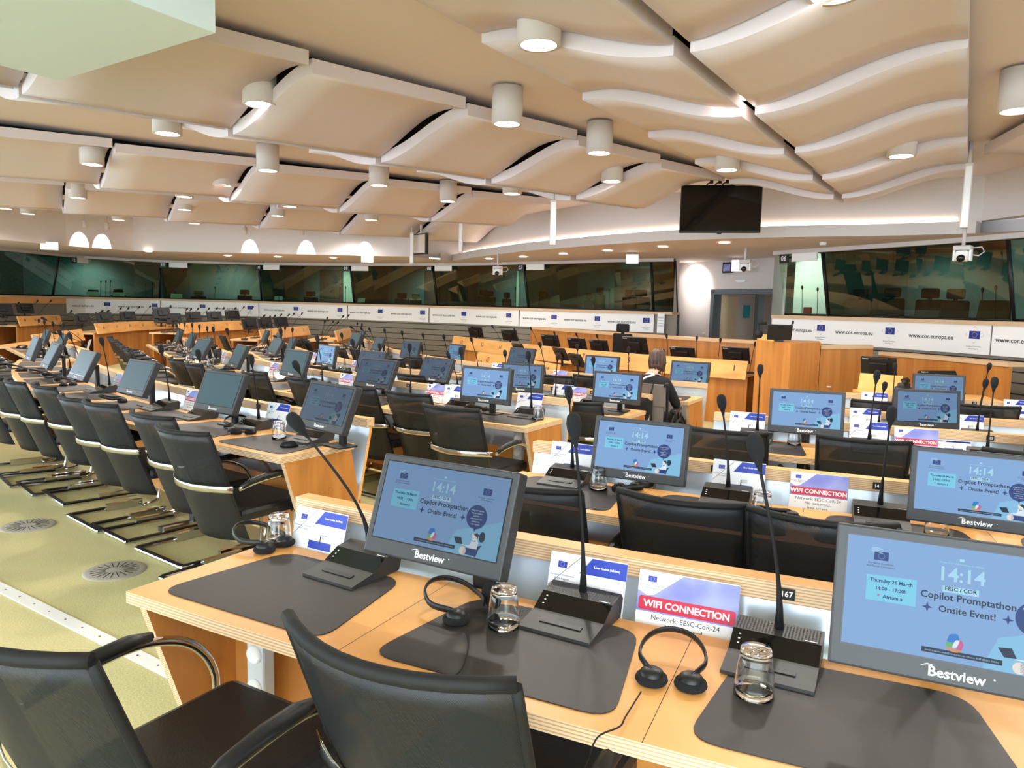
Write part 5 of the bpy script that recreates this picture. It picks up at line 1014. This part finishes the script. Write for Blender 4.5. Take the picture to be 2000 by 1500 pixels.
bm = BM(); prism(bm, [tuple(v - e[0]) for v in (e[0] - nb_ * .02, e[1] - nb_ * .02, e[1] + nb_ * 0.32, e[0] + nb_ * 0.52)], 1.14 - LOW, 1.18 - LOW, 1); ob('top_rail', mesh('cabt', bm, ['maple', 'ply_edge']), o)
bm = BM(); m_ = e[0] + (e[1] - e[0]) * 0.18; box(bm, (0.05, 0.02, 0.015), (m_.x - e[0].x, m_.y - e[0].y - 0.012, 0.72)); ob('catch', mesh('cabc', bm, ['trim_white']), o)
SC = [Vector(at(1717, 700, 11.3)[:2]), Vector(at(1850, 700, 10.2)[:2]), Vector(at(1973, 700, 9.25)[:2])]; org = SC[1]; o = thing('side_counter', 'maple counter wall right of the lectern below the banner', 'partition', (org.x, org.y, LOW))
bm = BM(); sweep(bm, SC, normals(SC), [(0, 0), (0, 1.0 - LOW), (0.05, 1.0 - LOW), (0.05, 0)], [0] * 5, org=org); ob('boards', mesh('scb', bm, ['maple_tall']), o)
bm = BM(); sweep(bm, SC, normals(SC), [(-0.02, 1.0 - LOW), (-0.02, 1.05 - LOW), (0.3, 1.05 - LOW), (0.3, 1.0 - LOW)], [1, 0, 1, 0, 1], org=org); ob('ledge', mesh('scl', bm, ['maple', 'ply_edge']), o)
SD = [Vector(at(1676, 740, 8.9)[:2]), Vector(at(1760, 740, 8.6)[:2])]; fronted_desk('side_desk', 'small maple desk with a black monitor beside the lectern cabinet', SD, 0.90, 0.22, depth=0.6, worktop_z=0.70)
backmon(SD, 1712, 716, 0.40, 'black tilted monitor on the small desk beside the lectern cabinet', lean=20, inn=0.3)
p = at(1773, 750, 8.5); o = thing('desk_telephone', 'black desk telephone between the small desk and the washed out monitor', 'telephone', (p.x, p.y, 0.72), 0.4)
bm = BM(); box(bm, (0.2, 0.2, 0.05), (0, 0, 0.03), Matrix.Rotation(R_(12), 3, 'X'), bev=0.012); box(bm, (0.12, 0.1, 0.09), (0, 0.05, 0.07), bev=0.02); ob('body', mesh('tel', bm, ['dark_grey']), o); bm = BM(); tube(bm, [(-0.11, -0.07, 0.12), (-0.1, 0, 0.15), (0.05, 0.05, 0.16), (0.1, 0.09, 0.13)], [0.03, 0.016, 0.016, 0.03], 8); ob('handset', mesh('telh', bm, ['black_plastic']), o)
T2 = [Vector(at(1690, 740, 8.35)[:2]), Vector(at(1960, 740, 8.0)[:2])]; bm = BM(); prism(bm, [tuple(v) for v in (T2[0], T2[1], T2[1] + Vector((.1, .5)), T2[0] + Vector((.1, .5)))], 0.68, 0.715)
for v in (T2[0] + Vector((.1, .1)), T2[1] + Vector((-.1, .1)), T2[1] + Vector((0, .45)), T2[0] + Vector((.15, .45))): box(bm, (0.05, 0.05, 0.76), (v.x, v.y, 0.30))
tag(ob('telephone_table', mesh('telephone_table', bm, ['maple'])), 'plain maple table carrying the telephone behind the last desk', 'table')
backmon(T2, 1868, 748, 0.5, 'big dark slanted monitor behind the washed out bright one', lean=-35, inn=0.3, yaw=28)

# ------------------------------------------------------------------ far curved desks with numbered fronts, and the desks that turn away at the far left
def PX(L, z): return [Vector(at(x, y, d)[:2]) for x, y, d in L]
FAR = [([(40, 616, 18.0), (122, 612, 20.0)], 1.06, ['40', '41', '42', '43'], 'numbered maple desk front nearest the far-left wall, with two dark monitors'), ([(72, 662, 13.6), (120, 648, 15.0), (166, 637, 16.4)], 0.86, ['51', '52', '53', '54'], 'numbered maple desk front behind the far end of the long desk'), ([(192, 634, 17.2), (265, 627, 19.4), (344, 622, 21.4)], 0.96, ['60', '61', '62', '63', '64', '65'], 'numbered maple desk front below the second and third banner panels'),
       ([(355, 633, 17.0), (430, 626, 19.2), (511, 621, 21.4)], 1.02, ['70', '71', '72', '73', '74', '75'], 'longest numbered maple desk front, centred under the third banner panel'), ([(513, 646, 16.4), (560, 640, 18.2), (607, 634, 20.0)], 0.94, ['20', '21', '22', '23'], 'numbered maple desk front below the fourth banner panel'), ([(661, 646, 17.2), (676, 642, 18.4), (689, 639, 19.6)], 0.93, ['12', '11'], 'shortest numbered maple desk front beside the slatted wall')]
FP = []
for L, zt, nums, lab in FAR:
    P = smoothpoly(PX(L, zt), 4); FP.append(P); x0, x1 = L[0][0], L[-1][0]
    fronted_desk('curved_numbered_desk', lab, P, zt, 0.24, [(x0 + (x1 - x0) * (k + 0.5) / len(nums), s) for k, s in enumerate(nums)], 'numbered far desks', depth=0.75, worktop_z=zt - 0.22, tsize=0.10)
FM = [(0, [(45, 604), (85, 602)]), (2, [(200, 622), (240, 619), (282, 617)]), (3, [(318, 611), (352, 620), (376, 622), (412, 618), (450, 617), (483, 615)]), (4, [(526, 632), (553, 630), (582, 628)])]
NAMES = ['the front nearest the far-left wall', 'the front behind the long desk end', 'the front below the second banner', 'the longest far front', 'the front below the fourth banner', 'the shortest far front']
for i, L in FM:
    for k, (x, y) in enumerate(L): backmon(FP[i], x, y, 0.42, 'dark monitor behind %s, %s from the left' % (NAMES[i], ordw(k)), lean=-18, inn=0.45, yaw=-30)
FMI = [(0, [(73, 588), (99, 588), (36, 592)]), (1, [(139, 608), (200, 607), (212, 607)]), (2, [(236, 602), (251, 602), (272, 600), (293, 599), (313, 602)]), (3, [(333, 599), (365, 604), (373, 604), (387, 603), (408, 603), (424, 602), (437, 602), (460, 602), (476, 600), (494, 600)]), (4, [(516, 617), (527, 619), (537, 617), (549, 615), (564, 615), (574, 613), (590, 612)]), (5, [(634, 628), (639, 622), (651, 628), (660, 630), (681, 616), (670, 618)])]
for i, L in FMI:
    for k, (x, y) in enumerate(L): farmic(x, y, x + random.uniform(-4, 3), FP[i], 'thin microphone above %s, %s from the left' % (NAMES[i], ordw(k)), 0.4, FAR[i][1] - 0.22, 0.004)
# desks that turn away: front edge (chair side) near to far
LD = [([(352, 700, 10.8), (285, 661, 14.8)], 'maple desk turning away at the left, crowded with upturned tumblers', 'the tumbler-crowded desk'), ([(62, 693, 10.6), (10, 668, 13.0)], 'maple desk turning away at the far left edge of the photo', 'the far left desk'), ([(520, 700, 11.2), (462, 670, 15.2)], 'maple desk turning away below the longest far front', 'the desk below the longest far front'), ([(668, 674, 14.6), (642, 662, 16.6)], 'maple desk turning away beside the shortest far front', 'the desk beside the shortest far front')]
for i, (L, lab, nm) in enumerate(LD):
    a, b = PX(L, 0.74); n = 8; P = [a + (b - a) * k / n for k in range(n + 1)]; t = (b - a).normalized(); nn = Vector((t.y, -t.x)); N = [nn] * (n + 1); org = P[0]
    o = thing('conference_desk', lab, 'desk', (org.x, org.y, 0), 0, 'curved conference desks'); desk_parts(o, P, N, org, LOW, True, False)
    ln = (b - a).length; yaw = math.atan2(nn.y, nn.x) - PI / 2; cnt = int(ln / 0.78)
    for k in range(cnt):
        q = a + t * (0.4 + 0.78 * k); w = q - org; ob('desk_pad', cached('pad', f_pad, ['desk_pad']), o, (w.x, w.y, LOW + 0.7403), (0, 0, yaw))
        if k < 6:
            c = q - nn * 0.2; chair(c.x, c.y, yaw + R_(random.uniform(-8, 8)), 'black mesh chair at %s, %s from its near end' % (nm, ordw(k)), LOW)
        if k % 2 == 0 and k < 6:
            m = q + nn * 0.42 + t * 0.4; oo = thing('touch_monitor', 'dark monitor on %s, %s from its near end' % (nm, ordw(k // 2)), 'monitor', (m.x, m.y, LOW + 0.742), yaw, 'desk monitors')
            rot = (R_(-22), 0, 0); ob('casing', cached('mcase', f_mcase, ['bezel_grey']), oo, (0, 0, 0.08), rot); ob('screen', cached('mscrblank', f_mscr, ['screen_blank']), oo, (0, 0, 0.08), rot); ob('stand', cached('lstand', lambda b: (tube(b, [(0, 0.1, 0.2), (0, 0.14, 0.0)], 0.022, 8), box(b, (0.15, 0.12, 0.012), (0, 0.12, 0.004))), ['black_plastic']), oo)
        if k < 6:
            g = q + nn * 0.36; tag(ob('tumbler', cached('tumbler', f_tumbler, ['glass_clear']), None, (g.x, g.y, LOW + 0.7435)), 'upturned tumbler on %s, %s from its near end' % (nm, ordw(k)), 'drinking glass', 'upturned tumblers')
            g = q + nn * 0.2; hz = thing('headphones', 'black headphones on %s, %s from its near end' % (nm, ordw(k)), 'headphones', (g.x, g.y, LOW + 0.745), k * 1.3, 'conference headsets'); ob('headband', cached('hband', f_hband, ['black_plastic']), hz); [ob('ear_cup', cached('hcup', f_hcup, ['foam', 'black_plastic']), hz, (s * 0.044, -0.062, 0)) for s in (-1, 1)]
            hp = q + nn * 0.45; top = Vector((hp.x, hp.y, LOW + 1.22)); hx, hy = proj(top); farmic(hx + random.uniform(-2, 3), hy, hx, [hp - t * 0.3, hp + t * 0.3], 'thin microphone on %s, %s from its near end' % (nm, ordw(k)), 0.0, LOW + 0.742)
# chairs of the far blocks seen over the fronts
for i, (x, y, d, rz) in enumerate(((452, 643, 14.6, -70), (477, 639, 15.8, -60), (594, 645, 13.8, -60), (614, 638, 15.0, -50))):
    p = at(x, y, d); chair(p.x, p.y, R_(rz), 'black mesh chair standing in the gap among the far desks, %s of the loose ones' % ordw(i), LOW)
# booth interiors: chairs, consoles' microphones, pale tablets
BC = [(182, 566), (231, 565), (335, 567), (388, 568), (478, 566), (607, 569), (785, 572), (786 + 26, 574), (945, 566), (955, 568), (990, 571), (1060, 569), (1151, 572), (1172, 562), (1230, 566), (1252, 566)]
for i, (x, y) in enumerate(BC):
    p, t = wp(WLP, x); q = p + Vector((-t.y, t.x)) * 1.15; exec_chair(x, y, q.y, 'high-backed dark chair behind the booth panes, %s from the left' % ordw(i), math.atan2(t.y, t.x) + PI + R_(random.uniform(-25, 25)), 0.95, hh=1.2)
for i, (x, y) in enumerate(((1681, 565), (1744, 562), (1818, 563), (1868, 564))):
    p, t = wp(WRP, x); q = p + Vector((-t.y, t.x)) * 1.1; exec_chair(x, y, q.y, 'high-backed dark chair in the right-hand booth, %s from the lectern' % ordw(i), math.atan2(t.y, t.x) + PI, 0.95, hh=1.2)
for i, (x, y) in enumerate(((25, 548), (33, 545), (107, 550), (197, 551), (207, 550), (216, 550), (285, 556), (298, 555), (420, 562), (532, 560), (545, 560), (664, 562), (675, 562), (695, 563), (858, 563), (873, 566), (916, 565), (1007, 564), (1035, 564), (1190, 568))):
    P = [p_ for p_ in offset(WL[1:], 0.34)]; farmic(x, y, x, P, 'thin interpreter microphone behind the booth panes, %s from the left' % ordw(i), 0.0, SILL + 0.005, 0.008)
for i, (x, y) in enumerate(((1567, 562), (1597, 566), (1919, 567), (1945, 563))): farmic(x, y, x, offset(WR, 0.34), 'thin interpreter microphone in the right-hand booth, %s from the lectern' % ordw(i), 0.0, SILL + 0.005, 0.006)
for i, (x0, x1) in enumerate(((176, 198), (227, 248), (324, 346), (521, 539), (686, 702))):
    p, t = wp(WLP, (x0 + x1) / 2); q = p + Vector((-t.y, t.x)) * 0.38; w = (x1 - x0) * q.y / FPX; bm = BM(); box(bm, (w, 0.03, 0.16), (0, 0, 0.085), Matrix.Rotation(R_(-12), 3, 'X'), bev=0.005); tag(ob('booth_console', mesh('console', bm, ['booth_pale']), None, (q.x, q.y, SILL + 0.002), (0, 0, math.atan2(t.y, t.x))), 'pale console screen standing on the booth sill, %s from the left' % ordw(i), 'console')
for i, x in enumerate((1645, 1790, 1905)):
    p, t = wp(WRP, x); q = p + Vector((-t.y, t.x)) * 0.42; bm = BM(); box(bm, (0.5, 0.04, 0.3), (0, 0, 0.15), Matrix.Rotation(R_(-12), 3, 'X'), bev=0.006); tag(ob('booth_console', mesh('console', bm, ['black_plastic']), None, (q.x, q.y, SILL), (0, 0, math.atan2(t.y, t.x))), 'dark console screen on the sill of the right-hand booth, %s from the lectern' % ordw(i), 'console')

# ------------------------------------------------------------------ wheelchair and the person in it
WC = Vector(at(1270, 700, 7.35)[:2]); WZ = yaw_at(WC) + R_(8)
wc = thing('wheelchair', 'black and grey wheelchair pulled up to the innermost desk end', 'wheelchair', (WC.x, WC.y, LOW), WZ)
def f_wheel(bm):
    lathe(bm, [(0.29, -0.016), (0.305, -0.012), (0.31, 0.0), (0.305, 0.012), (0.29, 0.016), (0.283, 0.0), (0.29, -0.016)], 36, 0); lathe(bm, [(0.25, 0.03), (0.256, 0.036), (0.262, 0.03), (0.256, 0.024), (0.25, 0.03)], 32, 1)
    lathe(bm, [(0, -0.03), (0.035, -0.03), (0.035, 0.03), (0, 0.03)], 14, 1)
    for k in range(18): a = 2 * PI * k / 18; tube(bm, [(0.03 * math.cos(a), 0.03 * math.sin(a), 0.0), (0.285 * math.cos(a + 0.2), 0.285 * math.sin(a + 0.2), 0)], 0.0016, 4, 1)
for s in (-1, 1):
    ob('wheel', cached('wheel', f_wheel, ['rubber', 'chrome']), wc, (s * 0.31, -0.02, 0.31), (0, PI / 2 * s, 0))
    bm = BM(); lathe(bm, [(0, -0.015), (0.07, -0.015), (0.075, 0.0), (0.07, 0.015), (0, 0.015)], 16); ob('caster', mesh('caster', bm, ['grey_fabric']), wc, (s * 0.24, 0.46, 0.075), (0, PI / 2, 0))
    bm = BM(); tube(bm, [(0, -0.26, 0.98), (0, -0.24, 0.92), (0, -0.2, 0.5), (0, -0.18, 0.3), (0, 0.2, 0.3), (0, 0.4, 0.28), (0, 0.46, 0.1)], 0.013, 8); tube(bm, [(0, -0.2, 0.52), (0, 0.36, 0.5), (0, 0.4, 0.28)], 0.013, 8); tube(bm, [(0, -0.26, 0.98), (0, -0.36, 0.97)], 0.018, 8); ob('side_frame', mesh('wsf', bm, ['rubber']), wc, (s * 0.235, 0, 0))
    bm = BM(); box(bm, (0.06, 0.32, 0.035), (0, 0.05, 0.70), bev=0.012); tube(bm, [(0, -0.08, 0.68), (0, -0.14, 0.6), (0, -0.18, 0.5)], 0.012, 8); tube(bm, [(0, 0.16, 0.69), (0, 0.2, 0.6), (0, 0.2, 0.5)], 0.012, 8); ob('armrest', mesh('war', bm, ['black_plastic']), wc, (s * 0.27, 0, 0))
bm = BM(); box(bm, (0.44, 0.03, 0.22), (0, -0.225, 0.86), bev=0.012); box(bm, (0.40, 0.03, 0.30), (0, -0.215, 0.62), bev=0.012); ob('backrest', mesh('wbk', bm, ['grey_fabric']), wc)
bm = BM(); box(bm, (0.44, 0.42, 0.06), (0, 0.02, 0.51), bev=0.02); box(bm, (0.3, 0.2, 0.02), (0, 0.58, 0.09)); tube(bm, [(-0.235, -0.1, 0.3), (0.235, 0.1, 0.3)], 0.012, 8); tube(bm, [(0.235, -0.1, 0.3), (-0.235, 0.1, 0.3)], 0.012, 8); tube(bm, [(-0.31, -0.02, 0.31), (0.31, -0.02, 0.31)], 0.014, 8); ob('seat', mesh('wst', bm, ['black_cloth']), wc)
bg = thing('shoulder_bag', 'black bag hanging on the back of the wheelchair', 'bag', (0, 0, 0)); Mw = Matrix.Translation((WC.x, WC.y, LOW)) @ Matrix.Rotation(WZ, 4, 'Z'); v = Mw @ Vector((-0.02, -0.32, 0.42)); bg.location = v; bg.rotation_euler = (0, 0, WZ)
bm = BM(); box(bm, (0.26, 0.13, 0.34), (0, 0, 0.26), bev=0.04); ob('pouch', mesh('bagp', bm, ['black_cloth']), bg); bm = BM(); tube(bm, [(-0.1, 0.02, 0.4), (-0.12, 0.07, 0.56), (0.12, 0.07, 0.56), (0.1, 0.02, 0.4)], 0.01, 6); ob('strap', mesh('bags', bm, ['rubber']), bg); bm = BM(); box(bm, (0.05, 0.01, 0.02), (-0.03, -0.068, 0.36)); box(bm, (0.2, 0.008, 0.012), (0, -0.068, 0.30)); ob('clasp', mesh('bagc', bm, ['chrome']), bg)
v = Mw @ Vector((0.36, 0.08, 0.1)); bg = thing('tote_bag', 'dark cloth bag slung on the right side of the wheelchair', 'bag', v, WZ); bm = BM(); box(bm, (0.12, 0.34, 0.32), (0.02, 0.12, 0.24), bev=0.05); ob('pouch', mesh('totep', bm, ['black_cloth']), bg); bm = BM(); tube(bm, [(0.0, 0.0, 0.36), (-0.06, 0.06, 0.56), (0.0, 0.2, 0.36)], 0.008, 6); ob('strap', mesh('totes', bm, ['rubber']), bg)
# body as one skinned surface
V, E_, Rr = [], [], []
def vtx(p, r, prev=None):
    V.append(Vector(p)); Rr.append(r); i = len(V) - 1
    if prev is not None: E_.append((prev, i))
    return i
pel = vtx((0, -0.05, 0.64), (0.17, 0.13)); ab = vtx((0, -0.03, 0.78), (0.165, 0.115), pel); chs = vtx((0, 0.02, 0.94), (0.185, 0.125), ab); nkb = vtx((0, 0.075, 1.08), (0.085, 0.075), chs); nk = vtx((0.01, 0.115, 1.15), (0.056, 0.056), nkb)
hd = vtx((0.02, 0.16, 1.22), (0.078, 0.088), nk); vtx((0.022, 0.175, 1.31), (0.07, 0.08), hd)
for s in (-1, 1):
    sh = vtx((s * 0.18, 0.045, 1.035), (0.075, 0.07), chs); el = vtx((s * 0.27, 0.12, 0.80), 0.052, sh); wr_ = vtx((s * 0.17, 0.40, 0.80), 0.034, el); hnd = vtx((s * 0.145, 0.47, 0.815), (0.038, 0.02), wr_)
    for k in range(4): f1 = vtx((s * (0.165 - k * 0.018), 0.525 + 0.008 * (k in (1, 2)), 0.825), 0.0095, hnd); f2 = vtx((s * (0.162 - k * 0.018), 0.555 + 0.008 * (k in (1, 2)), 0.815), 0.0085, f1)
    th = vtx((s * 0.115, 0.48, 0.825), 0.0105, wr_); vtx((s * 0.10, 0.515, 0.822), 0.009, th)
    hp_ = vtx((s * 0.10, 0.02, 0.625), 0.10, pel); kn = vtx((s * 0.13, 0.42, 0.63), 0.07, hp_); an = vtx((s * 0.12, 0.50, 0.18), 0.045, kn); vtx((s * 0.13, 0.64, 0.14), 0.038, an)
bm = BM(); sk = bm.verts.layers.skin.verify(); vs = [bm.verts.new(v) for v in V]
for v, r in zip(vs, Rr): v[sk].radius = r if isinstance(r, tuple) else (r, r)
vs[0][sk].use_root = True
for a, b in E_: bm.edges.new((vs[a], vs[b]))
me = bpy.data.meshes.new('skel'); bm.to_mesh(me); bm.free(); tmp = bpy.data.objects.new('skel', me); COL.objects.link(tmp)
tmp.modifiers.new('s', 'SKIN'); sm_ = tmp.modifiers.new('d', 'SUBSURF'); sm_.levels = 2; sm_.render_levels = 2
body = bpy.data.meshes.new_from_object(tmp.evaluated_get(bpy.context.evaluated_depsgraph_get())); bpy.data.objects.remove(tmp)
body.materials.clear(); body.materials.append(MATS['black_cloth']); body.materials.append(MATS['skin'])
for p in body.polygons:
    p.use_smooth = True; c = p.center; p.material_index = 1 if (c.z > 1.115 or (c.y > 0.42 and c.z > 0.75)) else 0
pr = tag(ob('person', body, None, (WC.x, WC.y, LOW), (0, 0, WZ - R_(10))), 'person in a dark jacket with a short brown bob, seated in the wheelchair, head bowed', 'person'); pr.scale = (0.93, 0.93, 0.93)
HC = Vector((0.022, 0.145, 1.275)); random.seed(3)
bm = BM(); M = Matrix.Translation(HC) @ Matrix.Rotation(R_(-12), 4, 'X')
lathe(bm, [(0.0, 0.112), (0.042, 0.102), (0.068, 0.076), (0.081, 0.03), (0.084, -0.03), (0.081, -0.075), (0.074, -0.10), (0.06, -0.105), (0.05, -0.07), (0.0, -0.05)], 28, 0, M)
for v in bm.verts:
    d = v.co - HC; a = math.atan2(d.x, -d.y); v.co += Vector((d.x, d.y, 0)) * (0.07 * math.sin(a * 13) * (1 if d.z < 0.06 else 0.3))
    if d.z < -0.02 and d.y > 0.04: v.co.z = max(v.co.z, HC.z - 0.02)
ob('hair', mesh('hair', bm, ['hair']), pr)
for i, a in enumerate(range(-75, 256, 9)):                          # strands that break up the outline of the bob
    pass
bm = BM()
for i in range(44):
    a = R_(150 + 240 * i / 43 + random.uniform(-3, 3)); r0, r1 = 0.075, 0.083 + random.uniform(-0.004, 0.008); c, s = math.cos(a), math.sin(a); zb = -0.10 - random.uniform(0.0, 0.05)
    tube(bm, [HC + Vector((0.04 * c, 0.04 * s, 0.112)), HC + Vector((r0 * c, r0 * s, 0.06)), HC + Vector((r1 * c, r1 * s - 0.0, -0.03)), HC + Vector(((r1 - 0.012) * c, (r1 - 0.012) * s, zb))], [0.008, 0.012, 0.011, 0.003], 5)
ob('hair_strands', mesh('strands', bm, ['hair']), pr)
bm = BM(); tube(bm, [(0.075 * math.cos(a), 0.10 + 0.066 * math.sin(a), 1.105 + 0.02 * -math.sin(a)) for a in [2 * PI * k / 20 for k in range(21)]], 0.011, 8); ob('white_collar', mesh('collar', bm, ['white_paper']), pr)
bm = BM(); tube(bm, [(0.05, 0.02, 1.118), (-0.02, -0.05, 1.09), (-0.09, -0.095, 1.03), (-0.13, -0.12, 0.97)], 0.006, 6, flat=2.0); ob('lanyard', mesh('lanyard', bm, ['white_paper']), pr)
bm = BM()
for s in (-1, 1): lathe(bm, [(0, 0.0), (0.014, 0.004), (0.016, 0.012), (0.0, 0.02)], 10, M=Matrix.Translation((0.022 + s * 0.088, 0.17, 1.25)) @ Matrix.Rotation(PI / 2 * s, 4, 'Y'))
lathe(bm, [(0, 0.0), (0.012, 0.0), (0.006, 0.03), (0, 0.034)], 8, M=Matrix.Translation((0.022, 0.245, 1.235)) @ Matrix.Rotation(-PI / 2, 4, 'X')); ob('ears_and_nose', mesh('face', bm, ['skin']), pr)
bm = BM(); [lathe(bm, [(0, -0.008), (0.009, 0), (0, 0.008)], 8, M=Matrix.Translation((0.022 + s * 0.03, 0.238, 1.268))) for s in (-1, 1)]; box(bm, (0.04, 0.006, 0.008), (0.022, 0.235, 1.195)); ob('eyes_and_mouth', mesh('eyes', bm, ['ink']), pr)
